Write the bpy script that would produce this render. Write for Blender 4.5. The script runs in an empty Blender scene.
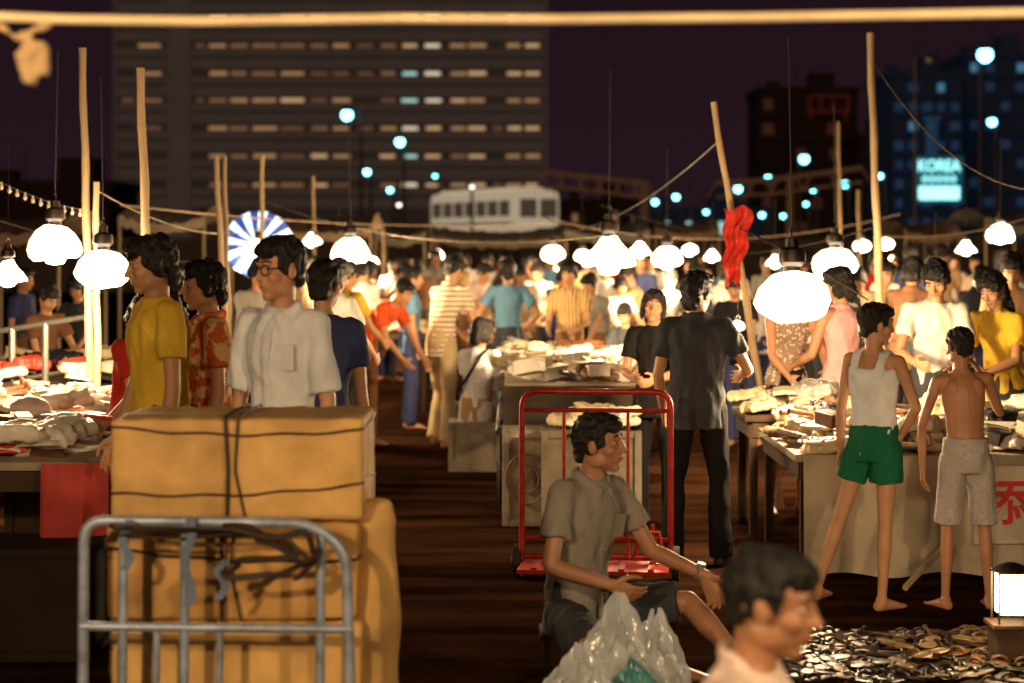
import bpy, bmesh, math, random
from mathutils import Vector, Matrix, noise
V=Vector; R=math.radians; PI=math.pi
random.seed(7)
scene=bpy.context.scene; COL=scene.collection
scene.view_settings.view_transform='Standard'; scene.view_settings.look='None'; scene.view_settings.exposure=0
def P(px,py,Y): return V(((px-512)/2000*Y, Y, 1.75-(py-250)/2000*Y))
# ---------------------------------------------------------------- materials
MATS={}
def mat(name,col,rough=.6,metal=0,emit=0,ecol=None,bump=0,bscale=40,var=.25,vscale=6,alpha=1,trans=0,spec=.4,pattern=None,stretch=(1,1,1)):
    if name in MATS: return MATS[name]
    m=bpy.data.materials.new(name); m.use_nodes=True; nt=m.node_tree; b=nt.nodes['Principled BSDF']
    b.inputs['Roughness'].default_value=rough; b.inputs['Metallic'].default_value=metal
    b.inputs['Specular IOR Level'].default_value=spec
    tc=nt.nodes.new('ShaderNodeTexCoord'); mp=nt.nodes.new('ShaderNodeMapping'); mp.inputs['Scale'].default_value=stretch
    nt.links.new(tc.outputs['Object'],mp.inputs['Vector'])
    nz=nt.nodes.new('ShaderNodeTexNoise'); nz.inputs['Scale'].default_value=vscale; nz.inputs['Detail'].default_value=5
    nt.links.new(mp.outputs[0],nz.inputs['Vector'])
    rp=nt.nodes.new('ShaderNodeValToRGB'); rp.color_ramp.elements[0].position=.3; rp.color_ramp.elements[1].position=.72
    c=V(col); rp.color_ramp.elements[0].color=(*(c*(1-var)),1); rp.color_ramp.elements[1].color=(*[min(1,x*(1+var*.6)) for x in c],1)
    nt.links.new(nz.outputs['Fac'],rp.inputs[0]); out=rp.outputs[0]
    if pattern:
        kind,pc,sc=pattern
        mx=nt.nodes.new('ShaderNodeMix'); mx.data_type='RGBA'; mx.inputs['B'].default_value=(*pc,1)
        if kind in('hstripe','vstripe'):
            w=nt.nodes.new('ShaderNodeTexWave'); w.bands_direction='Z' if kind=='hstripe' else 'X'; w.inputs['Scale'].default_value=sc; w.inputs['Distortion'].default_value=1.2
            w.inputs['Detail'].default_value=1
            r2=nt.nodes.new('ShaderNodeValToRGB'); r2.color_ramp.elements[0].position=.5; r2.color_ramp.elements[1].position=.62
        elif kind=='dots':
            w=nt.nodes.new('ShaderNodeTexVoronoi'); w.inputs['Scale'].default_value=sc
            r2=nt.nodes.new('ShaderNodeValToRGB'); r2.color_ramp.elements[0].position=.3; r2.color_ramp.elements[1].position=.38
            r2.color_ramp.elements[0].color=(1,1,1,1); r2.color_ramp.elements[1].color=(0,0,0,1)
        else:
            w=nt.nodes.new('ShaderNodeTexNoise'); w.inputs['Scale'].default_value=sc; w.inputs['Detail'].default_value=2
            r2=nt.nodes.new('ShaderNodeValToRGB'); r2.color_ramp.elements[0].position=.5; r2.color_ramp.elements[1].position=.56
        nt.links.new(tc.outputs['Object'],w.inputs['Vector'])
        nt.links.new(w.outputs[0] if kind!='blotch' else w.outputs['Fac'],r2.inputs[0])
        nt.links.new(r2.outputs[0],mx.inputs['Factor']); nt.links.new(out,mx.inputs['A']); out=mx.outputs['Result']
    nt.links.new(out,b.inputs['Base Color'])
    if emit:
        b.inputs['Emission Color'].default_value=(*(ecol or col),1); b.inputs['Emission Strength'].default_value=emit
    if bump:
        n2=nt.nodes.new('ShaderNodeTexNoise'); n2.inputs['Scale'].default_value=bscale; n2.inputs['Detail'].default_value=4
        nt.links.new(mp.outputs[0],n2.inputs['Vector'])
        bp=nt.nodes.new('ShaderNodeBump'); bp.inputs['Strength'].default_value=bump; bp.inputs['Distance'].default_value=.01
        nt.links.new(n2.outputs['Fac'],bp.inputs['Height']); nt.links.new(bp.outputs[0],b.inputs['Normal'])
    if trans: b.inputs['Transmission Weight'].default_value=trans
    if alpha<1: b.inputs['Alpha'].default_value=alpha
    MATS[name]=m; return m
def glow(name,s0,s1,c0=(1,.92,.74),c1=(1,.55,.20)):  # emission weakens and warms towards the rim, imitating soft lamp halation
    m=bpy.data.materials.new(name); m.use_nodes=True; nt=m.node_tree; b=nt.nodes['Principled BSDF']; b.inputs['Roughness'].default_value=.5
    lw=nt.nodes.new('ShaderNodeLayerWeight'); lw.inputs[0].default_value=.35
    rp=nt.nodes.new('ShaderNodeValToRGB'); rp.color_ramp.elements[0].color=(*c0,1); rp.color_ramp.elements[1].color=(*c1,1); rp.color_ramp.elements[0].position=.35
    mr=nt.nodes.new('ShaderNodeMapRange'); mr.inputs['From Min'].default_value=.15; mr.inputs['From Max'].default_value=.9; mr.inputs['To Min'].default_value=s0; mr.inputs['To Max'].default_value=s1
    nt.links.new(lw.outputs['Facing'],rp.inputs[0]); nt.links.new(lw.outputs['Facing'],mr.inputs['Value']); nt.links.new(rp.outputs[0],b.inputs['Emission Color']); nt.links.new(mr.outputs[0],b.inputs['Emission Strength'])
    b.inputs['Base Color'].default_value=(.8,.7,.5,1); return m
# ---------------------------------------------------------------- mesh helpers
def ring(bm,c,ax,ay,rx,ry,n):
    return [bm.verts.new(c+ax*(rx*math.cos(2*PI*i/n))+ay*(ry*math.sin(2*PI*i/n))) for i in range(n)]
def bridge(bm,a,b):
    n=len(a)
    for i in range(n): bm.faces.new((a[i],a[(i+1)%n],b[(i+1)%n],b[i]))
def loft(bm,st,n=20,cap=True):
    rs=[ring(bm,*s,n) for s in st]
    for a,b in zip(rs,rs[1:]): bridge(bm,a,b)
    if cap:
        bm.faces.new(rs[0][::-1]); bm.faces.new(rs[-1])
def perp(d):
    a=V((0,0,1)) if abs(d.z)<.9 else V((1,0,0))
    x=d.cross(a).normalized(); return x,d.cross(x).normalized()
def cone(bm,a,b,ra,rb,n=14):
    a=V(a);b=V(b); d=b-a
    if d.length<1e-6: return
    x,y=perp(d.normalized()); y=-y if x.cross(y).dot(d)<0 else y
    loft(bm,[(a,x,y,ra,ra),(b,x,y,rb,rb)],n)
def ball(bm,c,r,M=None,u=14,v=9):
    if isinstance(r,(int,float)): r=(r,r,r)
    T=Matrix.Translation(V(c))@Matrix.Diagonal((*r,1))
    if M is not None: T=M@T
    bmesh.ops.create_uvsphere(bm,u_segments=u,v_segments=v,radius=1,matrix=T)
def limb(bm,pts,rads,n=14,endball=True):
    for i in range(len(pts)-1):
        cone(bm,pts[i],pts[i+1],rads[i],rads[i+1],n)
        if i: ball(bm,pts[i],rads[i]*.995,u=n,v=8)
    ball(bm,pts[0],rads[0]*.995,u=n,v=8)
    if endball: ball(bm,pts[-1],rads[-1]*.995,u=n,v=8)
def sweep(bm,pts,r,n=8,closed=False):
    pts=[V(p) for p in pts]; rs=[]; m=len(pts)
    d=(pts[1]-pts[0]).normalized(); x,y=perp(d); y=-y if x.cross(y).dot(d)<0 else y
    for i,p in enumerate(pts):
        if closed: d=(pts[(i+1)%m]-pts[i-1]).normalized()
        else: d=(pts[min(i+1,m-1)]-pts[max(i-1,0)]).normalized()
        x=(x-d*x.dot(d)).normalized(); y=d.cross(x)
        rr=r[i] if isinstance(r,(list,tuple)) else r
        rs.append(ring(bm,p,x,y,rr,rr,n))
    for a,b in zip(rs,rs[1:]): bridge(bm,a,b)
    if closed: bridge(bm,rs[-1],rs[0])
    else: bm.faces.new(rs[0][::-1]); bm.faces.new(rs[-1])
def box(bm,c,s,M=None,bev=0):
    T=Matrix.Translation(V(c))@Matrix.Diagonal((*s,1))
    if M is not None: T=M@T
    r=bmesh.ops.create_cube(bm,size=1,matrix=T)
    if bev:
        es=list({e for v in r['verts'] for e in v.link_edges})
        bmesh.ops.bevel(bm,geom=es,offset=bev,segments=2,affect='EDGES',profile=.6)
def lathe(bm,prof,c=(0,0,0),n=24,M=None):
    c=V(c); rs=[]
    for r,z in prof:
        q=ring(bm,c+V((0,0,z)),V((1,0,0)),V((0,1,0)),max(r,.0005),max(r,.0005),n); rs.append(q)
    for a,b in zip(rs,rs[1:]): bridge(bm,a,b)
    return rs
def obj(name,bm,m,parent=None,smooth=True,loc=None,me=None):
    if me is None:
        me=bpy.data.meshes.new(name); bmesh.ops.recalc_face_normals(bm,faces=bm.faces); bm.to_mesh(me); bm.free()
        if smooth:
            for p in me.polygons: p.use_smooth=True
            try: me.set_sharp_from_angle(angle=R(38))
            except Exception: pass
        for mm in (m if isinstance(m,(list,tuple)) else [m]): me.materials.append(mm)
    o=bpy.data.objects.new(name,me); COL.objects.link(o)
    if parent: o.parent=parent
    if loc is not None: o.location=loc
    return o
def tag(o,label,cat,group=None,kind=None):
    if label: o['label']=label
    if cat: o['category']=cat
    if group: o['group']=group
    if kind: o['kind']=kind
    return o
def empty(name,loc,rz=0,label=None,cat=None,group=None):
    o=bpy.data.objects.new(name,None); COL.objects.link(o); o.location=loc; o.rotation_euler=(0,0,rz); o.empty_display_size=.1
    return tag(o,label,cat,group)
def N(): return bmesh.new()
def setmat(o,m):
    o.material_slots[0].link='OBJECT'; o.material_slots[0].material=m
def remesh(bm,vox,smooth=3,fold=0,fsc=9,seed=0,fs=(1,1,.5)):
    me=bpy.data.meshes.new('t'); bm.to_mesh(me); bm.free()
    o=bpy.data.objects.new('t',me); COL.objects.link(o)
    m=o.modifiers.new('r','REMESH'); m.mode='VOXEL'; m.voxel_size=vox; m.use_smooth_shade=True
    if smooth:
        s=o.modifiers.new('s','SMOOTH'); s.factor=.5; s.iterations=smooth
    dg=bpy.context.evaluated_depsgraph_get(); r=bpy.data.meshes.new_from_object(o.evaluated_get(dg))
    bpy.data.objects.remove(o); bpy.data.meshes.remove(me)
    if fold:
        off=V((seed*3.7,seed*1.3,seed*2.1)); nr=[v.normal.copy() for v in r.vertices]
        for v,n in zip(r.vertices,nr):
            q=V((v.co.x*fsc*fs[0],v.co.y*fsc*fs[1],v.co.z*fsc*fs[2]))+off
            a=noise.noise(q); b=noise.noise(q*2.3)
            v.co+=n*((.45-abs(a)*1.7)*fold+b*fold*.45)
    for p in r.polygons: p.use_smooth=True
    return r
# ---------------------------------------------------------------- people
SKIN=mat('warm_skin',(.50,.26,.14),.5,var=.15,vscale=9,bump=.08,bscale=120)
SKIN2=mat('tanned_skin',(.40,.19,.10),.45,var=.15,vscale=9,bump=.08,bscale=120)
HAIR=mat('black_hair',(.010,.008,.007),.5,bump=.9,bscale=70,stretch=(3,3,.5),var=.5)
EYEW=mat('eye_white',(.55,.5,.45),.3); EYED=mat('dark_iris',(.015,.008,.005),.25); LIP=mat('lip_skin',(.30,.11,.07),.5)
SHOE=mat('dark_shoe',(.03,.02,.018),.4); GLASSM=mat('spectacle_frame',(.02,.015,.012),.3)
def up(v,s=1): return V((v[0]*s,-v[1],v[2])).normalized()
POSES={
 'stand':{},
 'arms_fwd':dict(armL=((.15,.35,-1),(-.25,1,-.25)),armR=((.15,.3,-1),(-.25,1,-.3)),pitch=18),
 'look':dict(spine=(0,.28,1),armL=((.12,.6,-1),(-.15,.9,-.7)),armR=((.15,.5,-1),(-.2,.9,-.6)),pitch=35),
 'bend':dict(spine=(0,1.1,.75),armL=((.1,.5,-1),(0,.6,-1)),armR=((.15,.3,-1),(0,.8,-.8)),pitch=30),
 'lean':dict(spine=(.06,.65,1),armL=((.1,.7,-1),(0,.8,-1)),armR=((.15,.5,-1),(-.2,.9,-.5)),pitch=34),
 'hips':dict(armL=((.7,-.25,-1),(-.8,.15,-.7)),armR=((.7,-.25,-1),(-.8,.15,-.7))),
 'reach':dict(spine=(.08,.4,1),armL=((.2,1,-.5),(-.1,1,-.3)),armR=((.15,.2,-1),(-.2,.9,-.6)),pitch=22,yaw=20),
 'walk':dict(legL=((.03,.4,-1),(.02,-.05,-1)),legR=((.03,-.2,-1),(.02,-.5,-1)),armL=((.15,-.35,-1),(.05,0,-1)),armR=((.15,.35,-1),(0,.7,-1))),
}
def skel(p):
    J={}; sp=up(p.get('spine',(0,.03,1))); Z=V((0,0,1))
    p0=V((0,0,0)); d0=(Z*.6+sp*.4).normalized(); p1=p0+d0*.22; p2=p1+sp*.28
    t=R(p.get('twist',0)); sx=V((math.cos(t),math.sin(t),0)); sx=(sx-sp*sx.dot(sp)).normalized()
    fw=sx.cross(sp).normalized()
    J.update(p0=p0,p1=p1,p2=p2,sp=sp,sx=sx,fw=fw,d0=d0)
    nd=(sp*.55+Z*.45+up((0,1,0))*.16).normalized(); J['head']=p2+nd*.15
    yw=t+R(p.get('yaw',0)); pt=R(p.get('pitch',5)); hf=V((math.sin(yw),-math.cos(yw),0)); hs=V((math.cos(yw),math.sin(yw),0))
    hfw=hf*math.cos(pt)-Z*math.sin(pt); hup=hfw.cross(-hs).normalized()
    if hup.z<0: hup=-hup
    rl=R(p.get('roll',0)); hs2=hs*math.cos(rl)+hup*math.sin(rl); hup=hup*math.cos(rl)-hs*math.sin(rl)
    M=Matrix.Identity(4)
    for i in range(3): M[i][0]=hs2[i]; M[i][1]=-hfw[i]; M[i][2]=hup[i]; M[i][3]=J['head'][i]
    J['HM']=M
    for s,k in((1,'L'),(-1,'R')):
        u,f=p.get('arm'+k,((.14,-.02,-1),(.04,.22,-1)))
        sh=p2-sp*.05+sx*(s*.165)
        bl=lambda v:(up(v,s))
        el=sh+bl(u)*.285; wr=el+bl(f)*.245
        J['sh'+k]=sh; J['el'+k]=el; J['wr'+k]=wr; J['hd'+k]=bl(p.get('hand'+k,f))
        J['hn'+k]=V(p['palm'+k]) if 'palm'+k in p else None
        a,b=p.get('leg'+k,((.06,.03,-1),(.03,-.06,-1)))
        hp=p0+V((s*.085,0,-.04)); kn=hp+up(a,s)*.42; an=kn+up(b,s)*.40
        J['hp'+k]=hp; J['kn'+k]=kn; J['an'+k]=an; J['ft'+k]=up(p.get('foot'+k,(.25,1,0)),s)
    z0=p['pz'] if 'pz' in p else -(min(J['anL'].z,J['anR'].z)-.075)
    dz=V((0,0,z0))
    for k in list(J):
        if k in('p0','p1','p2','head') or k[:2] in('sh','el','wr','hp','kn','an'): J[k]=J[k]+dz
    J['HM']=Matrix.Translation(dz)@M
    return J
def hand(bm,w,d,n,th,curl=.35,sc=1):
    d=d.normalized(); th=(th-d*th.dot(d)).normalized(); n=(n-d*n.dot(d)-th*n.dot(th)); n=n.normalized() if n.length>.1 else d.cross(th)
    loft(bm,[(w-d*.01,th,n,.025*sc,.019*sc),(w+d*.03*sc,th,n,.034*sc,.016*sc),(w+d*.062*sc,th,n,.041*sc,.014*sc),(w+d*.09*sc,th,n,.039*sc,.012*sc)],14)
    for i,(o,l) in enumerate(((.031,.072),(.0105,.080),(-.0105,.075),(-.031,.058))):
        p=w+d*(.086-.004*abs(i-1))*sc+th*o*sc; dd=(d+th*o*2.4).normalized(); pts=[p]; 
        for j,fr in enumerate((.45,.32,.23)):
            c=curl*(.8 if j==0 else 1.1)*(1+.12*i); dd=(dd*math.cos(c)+n*math.sin(c)).normalized()
            p=p+dd*l*fr*sc; pts.append(p)
        limb(bm,pts,[.0092*sc,.0086*sc,.008*sc,.0068*sc],8)
    t0=w+d*.022*sc+th*.024*sc; t1=t0+(d*.6+th*.75+n*.25).normalized()*.04*sc; t2=t1+(d*.85+th*.35+n*.35).normalized()*.033*sc; t3=t2+(d*.95+n*.35).normalized()*.025*sc
    limb(bm,[t0,t1,t2,t3],[.014*sc,.0115*sc,.0098*sc,.008*sc],8)
def foot(bm,an,f,bare=True,e=0):
    f=V((f.x,f.y,0)).normalized(); s=V((-f.y,f.x,0)); g=V((an.x,an.y,an.z-.075))
    loft(bm,[(g-f*(.055+e)+V((0,0,.03)),s,V((0,0,1)),.02+e,.02+e),(g-f*.035+V((0,0,.033)),s,V((0,0,1)),.032+e,.033+e),(g+f*.03+V((0,0,.036)),s,V((0,0,1)),.034+e,.036+e),
       (g+f*.09+V((0,0,.026)),s,V((0,0,1)),.042+e,.026+e),(g+f*.14+V((0,0,.017)),s,V((0,0,1)),.046+e,.017+e),(g+f*(.175+e)+V((0,0,.014)),s,V((0,0,1)),.036+e,.012+e)],14)
    cone(bm,an,g+V((0,0,.04))-f*.005,.034+e*.3,.036+e*.5)
    if bare:
        for i in range(5): 
            a=g+f*(.155-.008*i)+s*(.034-.017*i)+V((0,0,.013)); limb(bm,[a,a+f*(.04-.004*i)],[.0115-.001*i,.0105-.001*i],8)
def torso_st(J,e=0,fem=False,lo=-.12,hi=True,belly=0):
    p0,p1,p2,sp,sx,fw,d0=[J[k] for k in('p0','p1','p2','sp','sx','fw','d0')]
    X=V((1,0,0)); f0=X.cross(d0).normalized(); xm=(X+sx).normalized(); fm=(f0+fw).normalized()
    w=.124 if not fem else .112; ch=.146 if not fem else .136; pv=.140 if not fem else .155
    st=[(p0+V((0,0,lo)),X,V((0,-1,0)),pv*.93+e,.10+e),(p0+V((0,0,-.05)),X,f0,pv+e,.104+e),(p0+d0*.04,X,f0,pv*.97+e,.100+e),(p0+d0*.13,X,f0,w+e,.084+e+belly),
        (p1+sp*.02,xm,fm,w*1.04+e,.091+e),(p1+sp*.12,sx,fw,ch+e,.103+e+(.008 if fem else 0)),(p1+sp*.19,sx,fw,ch*1.02+e,.093+e)]
    if hi: st+=[(p1+sp*.235,sx,fw,ch*.9+e,.078+e*.8),(p1+sp*.27,sx,fw,.085+e,.06+e*.6),(p2+sp*.015,sx,fw,.058+e*.5,.055+e*.5)]
    return st
def hair_bm(style,M,seed=0):
    b=N(); B=lambda c,r: ball(b,c,r,M); rh=random.Random(seed)
    if style!='crop':
        B((0,.032,.032),(.084,.086,.092)); B((0,-.014,.076),(.076,.078,.048)); 
        for s in(1,-1): B((s*.066,-.006,.032),(.020,.040,.048)); B((s*.045,-.056,.078),(.033,.028,.024))
        B((0,.072,-.03),(.060,.032,.048))
    else:
        B((0,.026,.034),(.083,.090,.090)); B((0,-.012,.074),(.074,.080,.047)); B((0,.062,-.02),(.060,.034,.048))
        for s in(1,-1): B((s*.066,.002,.034),(.019,.038,.045))
    if style=='long70':
        for s in(1,-1): B((s*.074,.014,-.005),(.017,.034,.05))
        B((0,.078,-.05),(.068,.034,.05)); B((.025,-.066,.066),(.05,.028,.026))
    if style in('bob','long','braid','bun'):
        for s in(1,-1): B((s*.077,.022,-.02),(.022,.05,.085)); B((s*.06,-.045,.055),(.03,.035,.04))
        B((0,.075,-.05),(.075,.042,.09))
    if style=='long':
        B((0,.082,-.15),(.078,.036,.11)); 
    if style=='braid':
        for i in range(13): B((.012*math.sin(i*1.3),.105+.004*i,-.08-i*.028),(.024-.0008*i,.022,.022))
    # uneven locks over the crown and round the hairline
    for i in range(26 if style!='crop' else 12):
        a=rh.uniform(0,2*PI); e=rh.uniform(.0,1.3); r_=.088
        c=V((math.cos(a)*math.cos(e)*.080,.022+math.sin(a)*math.cos(e)*.088,.035+math.sin(e)*.088))
        if c.y<-.045 and c.z<.06: c.z=.072
        t=V((rh.uniform(-.02,.02),rh.uniform(-.015,.02),-rh.uniform(.01,.035)))
        limb(b,[M@c,M@(c+t)],[.012,.006],6)
    return b
CACHE={}
def make_parts(p,lk,near,seed):
    J=skel(p); fem=lk.get('fem',False); top=lk.get('top','tee'); bot=lk.get('bot','trousers'); vox=lk.get('vox',.0068 if near else .015)
    parts={}
    b=N(); loft(b,torso_st(J,-.004,fem,-.07,belly=lk.get('belly',0)))
    if top=='none' or top=='vest':
        for s,k in((1,'L'),(-1,'R')):
            c=J['p1']+J['sp']*.17+J['sx']*(s*.07); ball(b,c-J['fw']*.048,(.058,.038,.072)); ball(b,c+J['fw']*.052+J['sp']*-.02,(.058,.035,.048))
    h=J['head']; HM=J['HM']
    limb(b,[J['p2']-J['sp']*.06,J['p2']+J['sp']*.03,h-(HM.col[2].xyz)*.03+HM.col[1].xyz*.02],[.060,.051,.050])
    for s,k in((1,'L'),(-1,'R')):
        sh,el,wr=J['sh'+k],J['el'+k],J['wr'+k]; cone(b,J['p2']-J['sp']*.045,sh,.048,.042)
        m1=sh.lerp(el,.35); m2=el.lerp(wr,.28); sl=lk.get('slim',.95)
        limb(b,[sh,m1,el,m2,wr],[.047*sl,.041*sl,.034*sl,.036*sl,.024*sl])
        d=J['hd'+k]; n=J['hn'+k] or V((-s,0.0,-.0)); th=V((0,-.75,.65)) 
        if abs(d.normalized().dot(th.normalized()))>.93: th=V((0,-.3,1))
        hand(b,wr,d,n,th,lk.get('curl',.35))
        hp,kn,an=J['hp'+k],J['kn'+k],J['an'+k]
        limb(b,[hp,hp.lerp(kn,.5),kn,kn.lerp(an,.3),kn.lerp(an,.7),an],[.076*sl,.066*sl,.048*sl,.051*sl,.036*sl,.031*sl])
        foot(b,an,J['ft'+k],bare=near and not lk.get('shoes',True))
    B=lambda c,r: ball(b,c,r,HM)
    B((0,.012,.025),(.076,.094,.09)); B((0,-.03,-.035),(.057,.06,.073)); B((0,-.063,-.09),(.026,.021,.02)); B((0,-.074,.03),(.050,.017,.013))
    for s in(1,-1): B((s*.04,-.052,-.022),(.026,.03,.024)); B((s*.079,.008,-.006),(.010,.020,.032)); B((s*.045,-.005,-.06),(.016,.045,.03)); B((s*.0125,-.094,-.026),(.009,.010,.008))
    q=[HM@V(c) for c in((0,-.083,.022),(0,-.098,-.008),(0,-.107,-.022))]; limb(b,q,[.0085,.0095,.0125],10)
    B((0,-.086,-.048),(.022,.011,.0065)); B((0,-.084,-.061),(.019,.011,.007))
    parts['body']=remesh(b,vox,2); parts['body'].materials.append(lk.get('skin',SKIN))
    hb=hair_bm(lk.get('hair','short'),HM,int(seed*10)); parts['hair']=remesh(hb,.0065 if near else .012,1,.013,30,seed+3,(1,1,.6)); parts['hair'].materials.append(lk.get('haircol',HAIR))
    if lk.get('face',True):
        for s in(1,-1):
            b=N(); ball(b,(s*.031,-.069,.008),(.0145,.0085,.0065),HM); me=bpy.data.meshes.new('eye'); 
            nf=len(b.faces); ball(b,(s*.031,-.0735,.008),(.0068,.006,.006),HM)
            b.faces.ensure_lookup_table()
            for f in b.faces[nf:]: f.material_index=1
            b.to_mesh(me); b.free(); me.materials.append(EYEW); me.materials.append(EYED); parts['eye%d'%s]=me
            b=N(); limb(b,[HM@V((s*.014,-.089,.034)),HM@V((s*.033,-.086,.04)),HM@V((s*.052,-.07,.033))],[.0032,.0042,.0025],8)
            me=bpy.data.meshes.new('eyebrow'); b.to_mesh(me); b.free(); me.materials.append(HAIR); parts['brow%d'%s]=me
        b=N(); limb(b,[HM@V((-.02,-.088,-.0545)),HM@V((0,-.0975,-.054)),HM@V((.02,-.088,-.0545))],[.002,.0034,.002],8)
        me=bpy.data.meshes.new('mouth'); b.to_mesh(me); b.free(); me.materials.append(LIP); parts['mouth']=me
    if lk.get('specs'):
        b=N()
        for s in(1,-1):
            sweep(b,[HM@V((s*.034+.023*math.cos(a)*1.05,-.095+.008*abs(math.cos(a))*(1 if s*math.cos(a)>0 else 0),.006+.0185*math.sin(a))) for a in[2*PI*i/16 for i in range(16)]],.0026,6,True)
            sweep(b,[HM@V((s*.058,-.088,.012)),HM@V((s*.08,-.04,.012)),HM@V((s*.084,.01,.006))],.0022,6)
        sweep(b,[HM@V((-.011,-.098,.012)),HM@V((.011,-.098,.012))],.0025,6)
        me=bpy.data.meshes.new('spectacles'); b.to_mesh(me); b.free(); me.materials.append(GLASSM); parts['spectacles']=me
    cv=lk.get('cvox',.0095 if near else .017)
    if top!='none':
        b=N(); e=.012+lk.get('loose',.0); lo=-.14 if lk.get('untuck',True) else -.02
        if top=='vest':
            st=torso_st(J,.009,fem,-.09,False); loft(b,st)
            for s in(1,-1):
                pc=J['p2']-J['sp']*.03+J['sx']*(s*.085)
                limb(b,[J['p1']+J['sp']*.16+J['sx']*(s*.085)+J['fw']*.085,pc+J['fw']*.045+J['sp']*.012,pc+J['sp']*.024,pc-J['fw']*.045+J['sp']*.012,J['p1']+J['sp']*.16+J['sx']*(s*.085)-J['fw']*.085],[.026,.022,.021,.022,.026],10)
        else:
            st=torso_st(J,e,fem,lo)
            if lk.get('untuck',True) and 'pz' not in p: st[0]=(st[0][0],st[0][1],st[0][2],st[0][3]+.012,st[0][4]+.012)
            loft(b,st)
            if top in('tee','shirt','long'):
                for s,k in((1,'L'),(-1,'R')):
                    sh,el,wr=J['sh'+k],J['el'+k],J['wr'+k]; cone(b,J['p2']-J['sp']*.05,sh,.058,.056); ball(b,sh,.056)
                    f=lk.get('sleeve',.62); cone(b,sh,sh.lerp(el,f),.055,.062)
            if top in('shirt','long'):
                c=J['p2']+J['sp']*.0; 
                pts=[c+J['sx']*(.068*math.cos(a))+J['fw']*(.066*math.sin(a))+J['sp']*(.016-.030*max(0,math.sin(a))) for a in[2*PI*i/18 for i in range(18)]]
                sweep(b,pts,.0165,8,True)
                for s in(1,-1):
                    cone(b,c+J['fw']*.074+J['sx']*s*.030-J['sp']*.014,c+J['fw']*.096+J['sx']*s*.058-J['sp']*.072,.020,.008)
                if near:
                    q=N(); prev=None
                    for (cc,ax,ay,rx,ry) in st[:-1]:
                        o_=cc+ay*(ry+.0075); cur=[q.verts.new(o_-ax*.015),q.verts.new(o_+ax*.015),q.verts.new(o_+ax*.015-ay*.014),q.verts.new(o_-ax*.015-ay*.014)]
                        if prev: 
                            for i in range(4): q.faces.new((prev[i],prev[(i+1)%4],cur[(i+1)%4],cur[i]))
                        prev=cur
                    for k_ in range(1,len(st)-2):
                        a_=st[k_];ball(q,a_[0]+a_[2]*(a_[4]+.0085),.0055)
                    cc,ax,ay,rx,ry=st[5]; box(q,(0,0,0),(.085,.02,.095),Matrix.Translation(cc+ax*.078+ay*(ry*.86-.001))@Matrix((ax,-ay,J['sp'])).transposed().to_4x4(),.006)
                    me=bpy.data.meshes.new('button_placket'); bmesh.ops.recalc_face_normals(q,faces=q.faces); q.to_mesh(me); q.free(); parts['placket']=me
        parts['shirt']=remesh(b,cv,1,.013 if near else .010,11,seed); 
    b=N(); X=V((1,0,0)); Y_=V((0,-1,0)); p0=J['p0']; d0=J['d0']; e=.013; f0=X.cross(d0).normalized()
    fr={'trousers':1,'shorts':.42,'skirt':.8,'long_shorts':.90}[bot]
    loft(b,[(p0+V((0,0,-.1)),X,Y_,.138+e,.102+e),(p0+V((0,0,-.05)),X,f0,.142+e,.107+e),(p0+d0*.04,X,f0,.138+e,.102+e),(p0+d0*.1,X,f0,.128+e,.092+e)])
    if bot=='skirt':
        a=p0+V((0,0,-.08)); kk=(J['knL']+J['knR'])*.5
        loft(b,[(a,X,Y_,.17,.12),(kk+V((0,0,.02)),X,Y_,.19,.14)])
    else:
        for k in'LR':
            hp,kn,an=J['hp'+k],J['kn'+k],J['an'+k]; ball(b,hp,.089)
            if bot=='trousers':
                limb(b,[hp,hp.lerp(kn,.5),kn],[.088,.077,.060]); cone(b,kn,an+(an-kn).normalized()*.02,.060,.070)
            else:
                cone(b,hp,hp.lerp(kn,fr),.089,.097 if bot=='shorts' else .088)
    parts['trousers']=remesh(b,cv,1,.012,9,seed+9)
    if near and lk.get('shoes',True):
        for k in'LR':
            b=N(); foot(b,J['an'+k],J['ft'+k],False,.006); me=remesh(b,.009,2); me.materials.append(SHOE); parts['shoe'+k]=me
    parts['_J']=J
    return parts
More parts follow.
